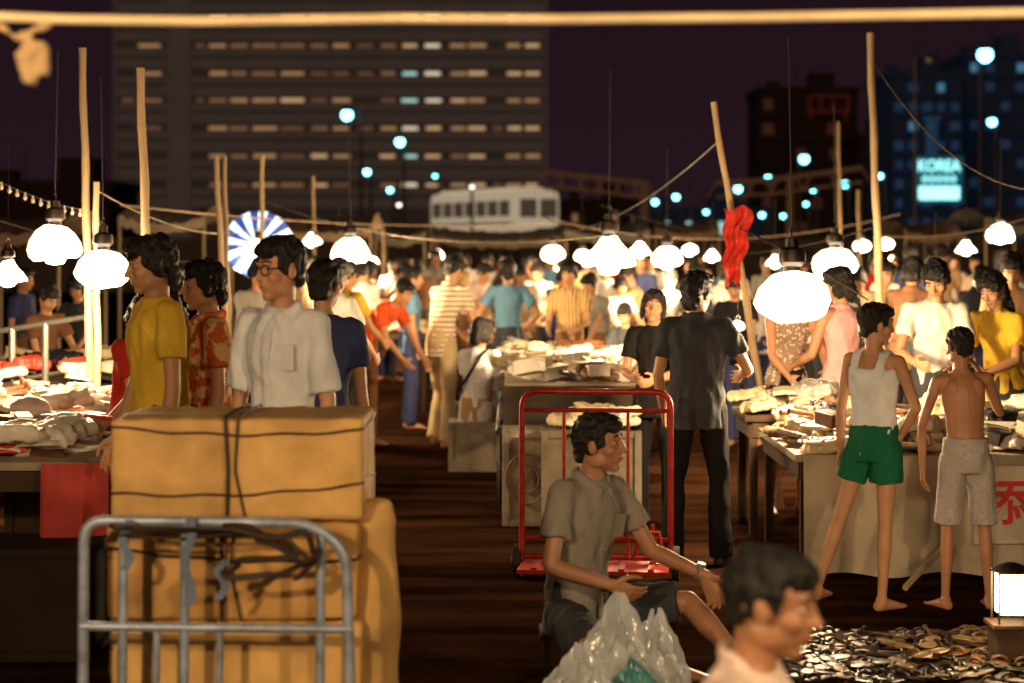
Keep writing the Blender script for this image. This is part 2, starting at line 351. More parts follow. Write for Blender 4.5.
def person(px,Y,h,head,pose,lk,label,group=None,near=False,z=0,wx=.94):
    p=POSES[pose] if isinstance(pose,str) else pose
    if near: parts=make_parts(p,lk,True,random.random()*20)
    else:
        key=(pose if isinstance(pose,str) else id(pose),lk.get('hair','short'),lk.get('top','tee'),lk.get('bot','trousers'),lk.get('fem',False),lk.get('untuck',True),Y<20)
        if key not in CACHE:
            l2=dict(lk); l2['face']=Y<20; CACHE[key]=make_parts(p,l2,False,len(CACHE))
        parts=CACHE[key]
    x=(px-512)/2000*Y
    r=empty('person',(x,Y,z),R(head),label,'person',group); k=h/1.7; r.scale=(k*wx,k,k)
    bd=obj('body',None,None,r,me=parts['body'])
    setmat(bd,lk.get('skin',SKIN))
    obj('hair',None,None,r,me=parts['hair'])
    for s in(1,-1):
        if 'eye%d'%s in parts: obj('eye',None,None,bd,me=parts['eye%d'%s]); obj('eyebrow',None,None,bd,me=parts['brow%d'%s])
    if 'mouth' in parts: obj('mouth',None,None,bd,me=parts['mouth'])
    if 'spectacles' in parts: obj('spectacles',None,None,r,me=parts['spectacles'])
    sh=None
    for key,nm,mk in(('shirt','vest' if lk.get('top')=='vest' else 'shirt','tm'),('trousers',{'shorts':'shorts','long_shorts':'shorts','skirt':'skirt'}.get(lk.get('bot'),'trousers'),'bm')):
        if key in parts:
            me=parts[key]
            if not me.materials: me.materials.append(None)
            o=obj(nm,None,None,r,me=me); setmat(o,lk[mk])
            if key=='shirt': sh=o
    if 'placket' in parts: parts['placket'].materials.append(lk['tm']); obj('button_placket',None,None,sh,me=parts['placket'])
    for k2 in'LR':
        if 'shoe'+k2 in parts: obj('shoe',None,None,r,me=parts['shoe'+k2])
    return r,parts['_J']
def cloth(name,c,pattern=None,**k): return mat(name+'_cloth',c,.85,bump=.35,bscale=60,var=.18,pattern=pattern,spec=.15,**k)
C=dict(
 yellow=cloth('yellow',(.78,.50,.05)), white=cloth('white',(.80,.76,.68)), coolwhite=cloth('cool_white',(.70,.73,.78)), red=cloth('red',(.48,.03,.02)), orangepat=cloth('orange_pattern',(.62,.14,.04),('blotch',(.75,.48,.22),20)),
 blue=cloth('blue',(.14,.30,.46)), navy=cloth('navy',(.04,.05,.13)), dark=cloth('dark_grey',(.045,.050,.058)), black=cloth('black',(.012,.011,.012)), brown=cloth('brown',(.17,.08,.04)),
 beige=cloth('beige',(.50,.38,.22)), pink=cloth('pink',(.72,.38,.38)), green=cloth('green',(.01,.12,.06)), grey=cloth('grey',(.28,.26,.23)), tan=cloth('tan',(.46,.29,.14)),
 stripe=cloth('pale_stripe',(.74,.66,.50),('hstripe',(.36,.22,.14),7)), ystripe=cloth('yellow_stripe',(.74,.54,.24),('vstripe',(.25,.12,.05),9)),
 floral=cloth('floral',(.80,.78,.76),('blotch',(.62,.56,.60),34)), dots=cloth('dotted',(.28,.19,.14),('dots',(.8,.72,.58),45)), orange=cloth('orange',(.66,.10,.03)),
 greypat=cloth('grey_pattern',(.42,.38,.36),('blotch',(.35,.31,.29),44)), shirtgrey=cloth('shirt_grey',(.26,.235,.205)), palepink=cloth('pale_pink',(.74,.58,.50)))
def L(**k): return k
person(160,8.7,1.81,-62,L(armL=((.14,.0,-1),(.0,.10,-1)),armR=((.12,.1,-1),(.02,.35,-1)),pitch=10,yaw=-8),L(top='tee',tm=C['yellow'],bm=C['brown'],hair='long70',loose=.012),'person in a loose yellow T-shirt looking left beside the left stall',near=True)
person(211,9.4,1.70,-70,'stand',L(top='shirt',tm=C['orangepat'],bm=C['navy'],hair='long70'),'person in an orange patterned shirt with bushy hair between the yellow and white shirts',near=True)
person(128,10.2,1.55,60,'look',L(top='tee',tm=C['red'],bm=C['navy'],hair='bob',fem=True),'person in red half hidden at the left edge of the person in yellow')
person(188,10.0,1.56,-50,'look',L(top='tee',tm=C['red'],bm=C['brown'],hair='long70'),'person in red stooping right behind the person in yellow')
person(284,7.75,1.80,-24,L(yaw=-22,pitch=4,spine=(.02,.05,1),armL=((.16,-.05,-1),(.0,.2,-1)),armR=((.16,0,-1),(.0,.3,-1))),L(top='shirt',tm=C['coolwhite'],bm=C['brown'],hair='short',specs=True,untuck=False,loose=.003,sleeve=.85),'person in a white rolled-sleeve shirt and spectacles looking left behind the stacked cartons',near=True,wx=.86)
person(322,9.3,1.70,165,'stand',L(top='tee',tm=C['navy'],bm=C['dark'],hair='short'),'person in a navy shirt just behind the right shoulder of the person in white')
person(364,17.8,1.66,62,'bend',L(top='tee',tm=C['orange'],bm=C['brown'],hair='short'),'person in an orange-red top bending forward at the edge of the aisle')
person(338,17,1.66,140,'look',L(top='tee',tm=C['yellow'],bm=C['dark'],hair='short'),'person in a yellow top seen from behind left of the bending person')
person(410,19.6,1.58,100,'stand',L(top='tee',tm=C['blue'],bm=C['navy'],hair='short'),'person in a blue shirt and dark trousers standing alone in the aisle')
person(441,17.8,1.72,140,L(spine=(.05,.42,1),pitch=28,armL=((.15,.6,-1),(-.1,.9,-.6)),armR=((.15,.4,-1),(-.1,.9,-.5)),legL=((.06,.25,-1),(.03,-.15,-1)),legR=((.08,-.05,-1),(.03,-.12,-1))),L(top='shirt',tm=C['stripe'],bm=C['beige'],hair='short'),'person in a pale striped shirt and beige trousers leaning forward with their back turned')
SIT=L(pz=.50,legL=((.15,1,-.05),(.02,.12,-1)),legR=((.15,1,-.05),(.02,.12,-1)),spine=(0,.15,1),armL=((.1,.5,-1),(-.1,1,-.3)),armR=((.15,.4,-1),(-.1,1,-.3)),pitch=18)
sp_,_=person(476,16.0,1.62,150,SIT,L(top='tee',tm=C['floral'],bm=C['tan'],hair='bob',fem=True,bot='skirt'),'person in a pale floral top with a dark shoulder strap sitting on a pale crate')
b=N(); sweep(b,[(-.10,-.06,1.015),(-.08,.04,.96),(-.04,.095,.86),(.03,.115,.76),(.10,.12,.67),(.16,.06,.58)],.013,6); obj('shoulder_strap',b,C['black'],sp_)
person(508,19.5,1.66,190,'hips',L(top='tee',tm=C['blue'],bm=C['dark'],hair='long70'),'person in a light blue shirt seen from behind with hands on hips')
person(570,18.6,1.64,-15,'arms_fwd',L(top='shirt',tm=C['ystripe'],bm=C['brown'],hair='long70'),'person in a yellow shirt with brown vertical stripes behind the centre stall')
person(655,12.6,1.50,-18,L(pitch=-2,yaw=14,roll=-8,armL=((.15,.4,-1),(-.5,.9,-.2)),armR=((.15,.3,-1),(-.5,.9,-.1))),L(top='tee',tm=C['black'],bm=C['black'],hair='bob',fem=True),'person in black with face turned to the camera left of the dark-shirted man',near=True)
person(697,11.1,1.63,172,L(yaw=-28,pitch=-4,armR=((.5,.15,-1),(-.15,.8,-.15)),armL=((.22,.05,-1),(-.1,.5,-1)),legL=((.10,.0,-1),(.04,-.05,-1)),legR=((.1,.02,-1),(.03,-.04,-1))),L(top='shirt',tm=C['dark'],bm=C['black'],hair='long70',loose=.016),'person in a dark short-sleeved shirt and black trousers standing with back turned',near=True,wx=1)
person(786,13.3,1.60,15,'look',L(top='sleeveless',tm=C['dots'],bm=C['black'],bot='skirt',hair='bob',fem=True,untuck=False),'person in a sleeveless spotted top behind the big hanging lamp')
person(842,13.0,1.64,215,L(yaw=25,pitch=12,armL=((.15,.3,-1),(-.1,1,-.4)),armR=((.2,.2,-1),(-.1,.8,-.6))),L(top='sleeveless',tm=C['pink'],bm=C['pink'],bot='skirt',hair='braid',fem=True),'person in sleeveless pink with a long black braid',near=True)
person(934,12.5,1.70,-12,L(spine=(.03,.24,1),pitch=36,yaw=-12,roll=4,armL=((.2,.4,-1),(-.5,.9,-.5)),armR=((.25,.35,-1),(-.5,1,-.25))),L(top='tee',tm=C['white'],bm=C['dark'],hair='long70'),'person in a cream T-shirt looking down behind the right stall',near=True)
person(1002,12.6,1.62,-45,L(spine=(0,.2,1),pitch=26,armL=((.2,.4,-1),(-.4,.9,-.3)),armR=((.25,.2,-1),(-.3,1,-.2))),L(top='tee',tm=C['yellow'],bm=C['dark'],hair='long',fem=True),'person in a yellow T-shirt with long hair at the right edge of the picture',near=True)
person(874,9.7,1.49,140,L(yaw=-34,pitch=6,spine=(-.02,-.03,1),legL=((.30,-.12,-1),(.30,-.14,-1)),legR=((-.06,.06,-1),(-.04,-.02,-1)),armL=((.20,-.02,-1),(.08,.12,-1)),armR=((.62,-.25,-1),(-.62,.40,-.65)),handR=(-.5,.5,-.6)),
   L(top='vest',tm=C['coolwhite'],bm=C['green'],bot='shorts',hair='short',skin=SKIN,shoes=False,vox=.006,slim=.86),'boy in a white vest and green shorts standing with legs apart',near=True)
person(966,9.75,1.37,184,L(yaw=12,pitch=10,roll=6,spine=(.06,.08,1),legL=((.08,.02,-1),(.05,-.05,-1)),legR=((.1,.03,-1),(.06,-.05,-1)),armL=((.32,.15,-1),(.0,-.05,-1)),armR=((.45,.45,-.75),(-.45,.35,1))),
   L(top='none',bm=C['greypat'],bot='long_shorts',hair='crop',skin=SKIN2,shoes=False,vox=.006,slim=.86),'shirtless boy in grey patterned shorts with his back to the camera',near=True)
tr_,J=person(576,8.2,1.74,58,L(pz=.30,spine=(-.02,.20,1),yaw=26,pitch=0,twist=-12,legL=((.35,.92,.10),(-.20,.80,-.60)),legR=((.72,.66,-.16),(-.95,.42,-.22)),armL=((.16,.52,-.86),(.05,1,-.34)),armR=((.35,.0,-1),(-.45,.95,-.30)),handL=(.0,.55,-.9),handR=(-.5,.9,-.45),footR=(-.6,1,0)),
   L(top='shirt',tm=C['shirtgrey'],bm=C['dark'],bot='long_shorts',hair='short',shoes=False,vox=.006,curl=.45,skin=SKIN2,loose=.012),'person in a grey-brown shirt with a wristwatch sitting low, one arm resting on the knee',near=True)
w=J['wrL']; d=(w-J['elL']).normalized(); x_,y_=perp(d); c_=w-d*.025; b=N()
sweep(b,[c_+x_*(.0285*math.cos(a))+y_*(.0285*math.sin(a)) for a in[2*PI*i/18 for i in range(18)]],.0065,6,True); 
fx=V((0,-.3,1)); fx=(fx-d*fx.dot(d)).normalized(); cone(b,c_+fx*.026,c_+fx*.040,.019,.017,16); obj('wristwatch',b,mat('watch_steel',(.6,.58,.5),.25,.8),tr_)
person(703,4.45,1.72,72,L(pz=.33,spine=(0,.3,1),yaw=2,pitch=10,legL=((.3,1,.3),(0,.2,-1)),legR=((.3,1,.3),(0,.2,-1)),armL=((.2,.6,-1),(-.2,1,-.2)),armR=((.2,.6,-1),(-.2,1,-.2))),
   L(top='shirt',tm=C['palepink'],bm=C['dark'],hair='crop',skin=SKIN2),'blurred person in a pale shirt at the bottom of the picture facing right',near=True)
# --- crowd
CR=[(322,14,1.70,170,'look','white','person in white with back turned behind the navy-shirted person'),
(246,15,1.72,30,'look','grey','person in grey between the orange patterned shirt and the white shirt'),
(300,18,1.68,150,'arms_fwd','beige','person in beige under the left end of the stall lamps'),
(358,24,1.66,100,'reach','tan','person in tan just above the bending orange-red top'),
(376,27,1.62,-60,'look','white','person in white beside the small bright lamp left of the aisle'),
(390,30,1.64,170,'walk','palepink','person in pale pink far down the aisle'),
(424,25,1.66,190,'stand','brown','person in brown behind the pale striped shirt'),
(436,30,1.75,10,'stand','grey','tall person in grey far behind the pale striped shirt'),
(470,24,1.66,60,'lean','palepink','person in pale pink turned right above the seated person'),
(458,27,1.75,-30,'look','tan','person in tan left of the light blue shirt'),
(490,28,1.70,0,'arms_fwd','white','person in white facing the camera left of the light blue shirt'),
(528,23,1.60,-20,'look','stripe','person in a striped top right of the light blue shirt'),
(541,26,1.64,-40,'lean','white','person in white between the two lit stalls'),
(548,33,1.68,20,'stand','blue','person in blue deep in the centre crowd'),
(596,20,1.58,-45,'lean','grey','person in grey looking down beside the vertical stripes'),
(585,30,1.68,0,'stand','beige','person in beige behind the vertical stripes'),
(620,21.5,1.48,30,'look','floral','small person in a floral top under the wide centre lamp'),
(636,25,1.72,-10,'stand','navy','person in navy right of the wide centre lamp'),
(627,16.5,1.32,-10,'look','dark','short person in dark clothes at the right end of the centre stall'),
(655,28,1.70,0,'stand','white','person in white behind the face turned to the camera'),
(676,23,1.64,60,'reach','beige','person in beige left of the leaning pole'),
(727,22,1.62,0,'look','palepink','person in pale pink between the leaning pole and the big lamp'),
(745,18,1.55,-30,'look','black','person in black beside the red cloth'),
(764,26,1.68,0,'stand','grey','person in grey behind the spotted top'),
(815,21,1.66,-60,'lean','white','person in white between the two right lamps'),
(868,24,1.72,0,'stand','red','person in red behind the braid'),
(880,17,1.66,20,'arms_fwd','beige','person in beige above the boy in the vest'),
(905,16,1.70,160,'look','brown','person in brown left of the cream T-shirt'),
(918,22,1.80,190,'stand','navy','tall person in navy behind the cream T-shirt'),
(940,24,1.83,175,'look','tan','tall person in tan behind the cream T-shirt'),
(962,19,1.66,150,'lean','dark','person in dark grey right of the cream T-shirt'),
(985,17,1.68,30,'look','white','person in white behind the yellow T-shirt'),
(1014,15,1.74,-30,'look','tan','person in tan at the far right behind the yellow T-shirt'),
(1008,22,1.76,0,'stand','grey','person in grey under the far right lamp'),
(952,30,1.68,0,'stand','white','distant person in white under the small right lamps'),
(895,30,1.66,0,'stand','grey','distant person in grey under the small right lamps'),
(848,28,1.66,0,'stand','tan','distant person in tan behind the right lamp'),
(505,34,1.70,0,'stand','orange','distant person in orange behind the light blue shirt'),
(412,34,1.70,30,'walk','yellow','distant person in yellow at the head of the aisle'),
(445,37,1.70,180,'stand','dark','distant person in dark grey at the head of the aisle'),
(565,36,1.72,0,'look','white','distant person in white near the smallest centre lamp'),
(605,34,1.72,20,'stand','palepink','distant person in pale pink behind the wide centre lamp'),
(332,30,1.72,0,'stand','beige','distant person in beige behind the left lamps'),
(345,34,1.70,40,'look','white','distant person in white behind the yellow top'),
(45,15.5,1.50,40,'look','brown','person in brown stooping at the far end of the left stall'),
(78,17,1.55,-20,'look','dark','person in dark grey under the leftmost pair of lamps'),
(700,31,1.70,0,'stand','tan','distant person in tan behind the dark-shirted man'),
(785,31,1.72,10,'stand','blue','distant person in blue behind the big lamp'),
(365,23,1.60,200,'look','white','person in white leaning over goods left of the bending orange-red top'),
(390,27,1.60,120,'look','brown','person in brown stooping directly left of the lone blue shirt in the aisle'),
(402,29,1.66,-90,'stand','tan','person in tan profile above the lone blue shirt in the aisle'),
(466,30,1.72,0,'stand','white','distant person in white above the seated person'),
(483,22,1.56,80,'lean','beige','person in beige stooping between the seated person and the light blue shirt'),
(516,29,1.70,90,'reach','brown','person in brown reaching just behind the light blue shirt'),
(534,31,1.70,-90,'stand','palepink','distant person in pale pink left of the vertical stripes'),
(552,23,1.55,150,'look','navy','person in navy with back turned left of the vertical stripes'),
(577,25,1.66,-70,'look','yellow','person in yellow just behind the vertical stripes'),
(608,24,1.62,-30,'arms_fwd','white','person in white facing the wide centre lamp'),
(612,28,1.70,120,'stand','red','distant person in red under the wide centre lamp'),
(642,22,1.60,-80,'reach','tan','person in tan reaching left under the lamp left of the leaning pole'),
(664,21,1.56,180,'look','grey','person in grey with back turned between the black top and the lamp'),
(690,26,1.66,-60,'stand','white','person in white just behind the head of the dark-shirted man'),
(715,27,1.68,70,'reach','blue','person in blue directly behind the red cloth pole'),
(738,25,1.64,-20,'stand','white','person in white right of the red cloth'),
(757,20,1.52,40,'lean','floral','person in a floral top left of the spotted top'),
(800,25,1.68,0,'look','palepink','distant person in pale pink right of the big lamp'),
(826,24,1.66,40,'stand','stripe','person in a striped top left of the braid'),
(862,20,1.58,-30,'look','white','person in white just right of the braid'),
(892,22,1.66,-50,'reach','palepink','person in pale pink left of the tall person in navy'),
(927,27,1.70,0,'stand','yellow','distant person in yellow between the two tall people'),
(975,24,1.70,-30,'stand','palepink','distant person in pale pink left of the far right lamp'),
(1022,19,1.70,-80,'stand','white','person in white cut by the right edge of the picture'),
(310,24,1.68,-30,'look','palepink','person in pale pink under the small lamp right of the parasol'),
(268,26,1.70,0,'stand','white','distant person in white behind the spectacled person'),
(20,19,1.58,60,'stand','navy','person in navy near the leftmost lamp behind the railing'),
]
hs=['short','long70','short','bob','long70','crop']
for i,(px,Y,h,hd,ps,c,lab) in enumerate(CR):
    fem=(i%6==3)
    r,_=person(px,Y,h,hd+((i*37)%41-20),ps,L(top='shirt' if i%3==0 else 'tee',tm=C[c],bm=C[['dark','navy','brown'][i%3]],hair='bob' if fem else hs[i%3],fem=fem,skin=[SKIN,SKIN2][i%2]),lab,group='shoppers in the market crowd',wx=.86+.1*((i*7)%5)/4)
    r.rotation_euler[0]=R(((i*13)%9-4)*.5); r.rotation_euler[1]=R(((i*29)%11-5)*.6)
# ---------------------------------------------------------------- camera/world
cam=bpy.data.cameras.new('Camera'); co=bpy.data.objects.new('Camera',cam); COL.objects.link(co); scene.camera=co
co.location=(0,0,1.75); co.rotation_euler=(PI/2,0,0); cam.lens=2000/1024*36; cam.sensor_width=36; cam.shift_y=-91.5/1024; cam.clip_end=3000
cam.dof.use_dof=True; cam.dof.focus_distance=9.8; cam.dof.aperture_fstop=2.0
w=bpy.data.worlds.new('World'); scene.world=w; w.use_nodes=True; nt=w.node_tree; bg=nt.nodes['Background']
tc=nt.nodes.new('ShaderNodeTexCoord'); sx=nt.nodes.new('ShaderNodeSeparateXYZ'); rp=nt.nodes.new('ShaderNodeValToRGB')
nt.links.new(tc.outputs['Generated'],sx.inputs[0]); nt.links.new(sx.outputs['Z'],rp.inputs[0]); nt.links.new(rp.outputs[0],bg.inputs[0])
rp.color_ramp.elements[0].position=0; rp.color_ramp.elements[0].color=(.019,.0075,.012,1); rp.color_ramp.elements[1].position=.22; rp.color_ramp.elements[1].color=(.012,.005,.008,1)
bg.inputs[1].default_value=1
sl=bpy.data.lights.new('night_fill','SUN'); sl.energy=.26; sl.angle=R(20); sl.color=(1,.66,.38); so=bpy.data.objects.new('night_fill_sun',sl); COL.objects.link(so); so.rotation_euler=(R(78),0,R(-20))  # weak warm sun added as frontal fill for buildings and people
def point(loc,e,col=(1,.68,.35),rad=.12):
    l=bpy.data.lights.new('lamp_light','POINT'); l.energy=e; l.color=col; l.shadow_soft_size=rad; o=bpy.data.objects.new('lamp_light',l); COL.objects.link(o); o.location=loc; return o
# ---------------------------------------------------------------- ground
g=N(); 
bmesh.ops.create_grid(g,x_segments=2,y_segments=2,size=1500)
GR=mat('asphalt',(.030,.013,.0065),.95,bump=.4,bscale=20,var=.85,vscale=1.5,stretch=(.40,2.2,1),spec=.0)
tag(obj('ground',g,GR),None,None,kind='structure')
# ---------------------------------------------------------------- lamps
TANK=mat('dark_tank_metal',(.06,.045,.035),.4,.8); 
SHADE=glow('glowing_shade',16,1.3); GLOBE=glow('mantle_glow',30,8); WIRE=mat('dark_wire',(.03,.022,.018),.6)
def lamp(px,py,wpx,Y,label,e,hang=1.0,kind=0):
    c=P(px,py,Y); s=wpx/2000*Y/.40
    r=empty('hanging_lamp',c,kind*1.3,label,'lamp','pressure lamps hung over the stalls'); r.scale=(s,s,s)
    b=N()
    if kind%3==0: prof=[(.03,.15),(.085,.135),(.145,.095),(.185,.03),(.20,-.03),(.190,-.075),(.150,-.105),(.148,-.098),(.185,-.06),(.19,-.03),(.175,.03),(.135,.09),(.08,.125),(.03,.14)]
    elif kind%3==1: prof=[(.03,.15),(.06,.135),(.08,.10),(.115,.06),(.165,.01),(.20,-.05),(.205,-.07),(.198,-.072),(.155,.0),(.105,.05),(.07,.09),(.03,.12)]
    else: prof=[(.03,.14),(.12,.115),(.18,.06),(.205,-.01),(.185,-.065),(.14,-.10),(.08,-.125),(.02,-.132)]
    lathe(b,prof,n=28); 
    for v in b.verts: v.co.x+=.018*noise.noise(v.co*9+V((kind,0,0))); v.co.z+=.030*noise.noise(v.co*6+V((0,kind*3,0)))
    obj('lamp_shade',b,SHADE,r)
    b=N(); lathe(b,[(.0,.32),(.03,.315),(.035,.27),(.065,.255),(.072,.22),(.072,.19),(.06,.175),(.045,.165),(.045,.138),(.0,.138)],n=20); obj('fuel_tank',b,TANK,r)
    if kind%3!=2: b=N(); lathe(b,[(.0,.06),(.06,.05),(.095,-.02),(.09,-.08),(.06,-.13),(.0,-.14)],n=18); obj('glass_globe',b,GLOBE,r)
    b=N(); sweep(b,[(0,0,.31),(0,.02,.35),(0,0,.38),(0,-.015,.36)],.006,6); sweep(b,[(0,0,.38),(0.02,0,.38+hang)],.004,6); obj('hook',b,WIRE,r)
    point(c+V((0,-.05,-.29*s)),e,rad=.10)
    return r
LP=[(55,245,56,12.6,'bell-shaped lamp second from the left edge',120),(8,274,38,11.2,'lamp cut by the left edge of the picture',90),(103,270,56,12.2,'lamp with white shade beside the head of the person in yellow',210),
(350,252,40,18,'lamp hanging over the head of the aisle left of the blue-shirted person',200),(609,256,54,15.5,'wide lamp over the centre stall',250),(553,254,24,25,'small lamp left of the wide centre lamp',200),
(667,258,32,21,'lamp just left of the leaning pole',220),(792,298,76,11.3,'biggest and brightest lamp above the right stall',230),(835,264,46,15.2,'lamp right of and behind the biggest lamp',220),
(1000,234,28,21,'high lamp near the right edge',200),(966,248,20,27,'small lamp left of the high right lamp',170),(886,244,16,30,'small distant lamp above the cream T-shirt person',170),(437,255,14,35,'smallest lamp at the head of the aisle',170),
(312,240,20,27,'small lamp right of the striped parasol',170),(690,250,16,33,'smallest lamp right of the centre',170),(258,248,22,23.5,'lamp under the striped parasol',150),
(640,250,22,24,'small lamp right of the wide centre lamp',140),(583,256,18,29,'small lamp left of and behind the wide centre lamp',140),(738,326,14,14.5,'little low lamp left of the biggest lamp',30),(712,256,16,28,'small lamp beside the red cloth',140),
(862,246,18,27,'small lamp right of the tall bamboo pole foot',140),(372,262,14,30,'little lamp right of the aisle-head lamp',130),(505,262,12,36,'little distant lamp above the light blue shirt',130),(935,268,16,20,'small lamp behind the cream T-shirt person',110),(338,264,18,22,'small lamp under the aisle-head lamp',130),(775,262,18,22,'small lamp behind the biggest lamp',130)]  # later small lamps here are added to brighten the crowd
for i,a in enumerate(LP): lamp(a[0],a[1],a[2],a[3],a[4],a[5],kind=i if i!=7 else 2)
for x,y,z,e in((2.4,2.4,2.9,430),(-2.4,2.0,2.7,500)):  # unseen lamps added near the camera as frontal fill
    c=V((x,y,z)); lamp(512+x*2000/y,250-(z-1.75)*2000/y,.40*2000/y,y,'unseen added fill lamp hanging near the photographer on the '+('right' if x>0 else 'left'),e)
# ---------------------------------------------------------------- overhead rope, wires
ROPE=mat('pale_rope',(.75,.55,.30),.8,bump=.6,bscale=60,emit=.18,ecol=(1,.68,.32))  # rope emission stands in for lamplight falling on it
b=N(); pts=[P(px,py,4.6) for px,py in((-80,13),(60,19),(200,21),(400,18),(560,19),(760,17),(940,14),(1100,11))]
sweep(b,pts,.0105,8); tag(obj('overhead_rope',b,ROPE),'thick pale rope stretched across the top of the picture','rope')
b=N(); sweep(b,[P(-20,14,4.62),P(18,38,4.62),P(40,28,4.6),P(50,21,4.6)],.008,6)
for i in range(7): ball(b,P(30+random.uniform(-7,7),45+i*5,4.6),(.02,.016,.022))
sweep(b,[P(22,42,4.6),P(25,68,4.6),P(36,78,4.6),P(46,70,4.6),P(42,45,4.6)],.012,6)
me=remesh(b,.006,1,.012,30); me.materials.append(mat('rag_cloth',(.45,.30,.15),.85,bump=.5,bscale=40,emit=.02,ecol=(1,.62,.3))); tag(obj('tied_rag',None,None,me=me),'pale knotted rag hanging from the rope in the upper left corner','rag')  # rag has a faint painted-in glow in place of lamplight
def wire(a,b_,sag,r,label,m=WIRE,n=16,group=None,name='overhead_wire'):
    a=V(a); b_=V(b_); bm=N(); pts=[a.lerp(b_,i/n)-V((0,0,sag*4*(i/n)*(1-i/n))) for i in range(n+1)]; sweep(bm,pts,r,6)
    return tag(obj(name,bm,m),label,'wire',group),pts
BAM=mat('bamboo',(.38,.26,.13),.55,var=.4,vscale=3,bump=.3,bscale=20,stretch=(1,1,.2),emit=.015,ecol=(1,.6,.3))  # faint warm emission painted into the bamboo as lamplight
PW_=mat('pale_wire',(.3,.22,.14),.6)
def pole(x0,y0,x1,y1,Y,wpx,label,m=BAM,Y2=None):
    a=P(x0,y0,Y); 
    d=P(x1,y1,Y2 or Y); dirn=(a-d); base=d+dirn*(-(d.z)/dirn.z) if dirn.z>0 else d; base.z=0
    rr=wpx/2000*Y/2; bm=N(); n=24; pts=[];rs=[]
    for i in range(n+1):
        pts.append(base.lerp(a,i/n)+V((.004*math.sin(i*1.1),0,0))); rs.append(rr*(1.12-.3*i/n)*(1.1 if i%3==0 else 1))
    sweep(bm,pts,rs,10); return tag(obj('bamboo_pole',bm,m),label,'pole')
pole(82,48,87,235,13,8,'bamboo pole rising left of the taller left pole pair, nearest the left edge')
pole(140,68,146,230,12.5,9,'thick bamboo pole above the person in yellow')
pole(96,182,98,400,12.8,7,'short stall pole beside the white-shaded lamp')
pole(216,157,220,230,16,6,'left one of two close bamboo poles behind the left stall')
pole(224,156,226,230,16.3,5,'right one of two close bamboo poles behind the left stall')
pole(262,155,262,230,20,5,'thin pole left of the striped parasol centre')
pole(313,176,314,235,26,3.5,'thin dark pole right of the striped parasol')
pole(713,102,735,235,13.5,7,'leaning bamboo pole with the red cloth')
pole(870,33,878,250,16,8,'tall bamboo pole above the boy in the vest')
pole(838,122,840,240,30,3,'thin pole left of the tall right bamboo pole')
pole(858,190,859,245,26,4,'short pole near the small right street lights')
for i,(a,b_,s,lab) in enumerate([(P(-30,165,13),P(96,212,13),.05,'wire with small bulbs at the left edge'),(P(96,190,13),P(262,228,20),.15,'wire from the left poles to the parasol'),(P(-20,215,14),P(420,232,26),.4,'long wire crossing behind the left poles'),
   (P(262,200,20),P(610,235,15.5),.2,'wire running from the parasol to the wide centre lamp'),(P(540,215,20),P(872,228,16),.3,'wire across the centre right lamps'),(P(872,60,16),P(1060,190,14),.3,'wire dropping right from the tall bamboo pole'),(P(600,205,26),P(1040,225,24),.4,'long wire across the right background'),(P(720,140,13.5),P(560,232,22),.15,'guy line left of the leaning pole'),(P(733,225,13.4),P(868,300,12),-.02,'guy line right of the leaning pole'),
   (P(120,205,17),P(560,222,24),.1,'pale line above the left canopies'),(P(560,222,24),P(900,214,24),.25,'pale line above the centre right lamps'),(P(880,236,18),P(1060,206,18),.1,'pale line above the right edge crowd')]):
    o,pts=wire(a,b_,s,.005 if i<9 else .008,lab,WIRE if i<9 and i not in(1,3) else PW_)
    if i==0:
        for k in range(1,16): 
            bm=N(); ball(bm,(0,0,0),(.012,.012,.018)); cone(bm,(0,0,.016),(0,0,.033),.007,.007,8)
            tag(obj('light_bulb',bm,mat('bulb_glass',(.4,.3,.2),.2,emit=.05,ecol=(1,.75,.4)),loc=pts[k]-V((0,0,.03))),'small pale bulb on the wire at the left edge','bulb','bulbs on the left wire')
b=N(); n=26
grid=[[b.verts.new(P(724+ (i/9)*28*(1-.55*(j/n)**1.5)+2*math.sin(j*.6),208+j*(76/n)+3*math.sin(i*.8),13.35+.035*math.sin(i*1.5+j*.35))) for i in range(10)] for j in range(n+1)]
for j in range(n):
    for i in range(9): b.faces.new((grid[j][i],grid[j][i+1],grid[j+1][i+1],grid[j+1][i]))
tag(obj('red_cloth',b,mat('red_flag_cloth',(.55,.03,.015),.8,emit=.02,ecol=(1,.06,.02),var=.4,vscale=9)),'bright red cloth tied to the leaning pole','cloth')  # slight red emission put into the cloth to brighten it
# ---------------------------------------------------------------- striped parasol
ps=empty('parasol',P(258,246,23.6),0,'blue and white striped parasol glowing as if lit from beneath behind the left stall','parasol')
PB=mat('parasol_blue',(.05,.12,.5),.6,emit=.35,ecol=(.06,.14,.8)); PW=mat('parasol_white',(.8,.9,.95),.6,emit=1.5,ecol=(.75,.95,1))  # canopy emission imitates lamplight shining through the cloth
b=N(); n=24; R0=.42
def parring(rad,z): return [b.verts.new((rad*math.cos(2*PI*i/n),rad*.6*math.sin(2*PI*i/n),z)) for i in range(n)]
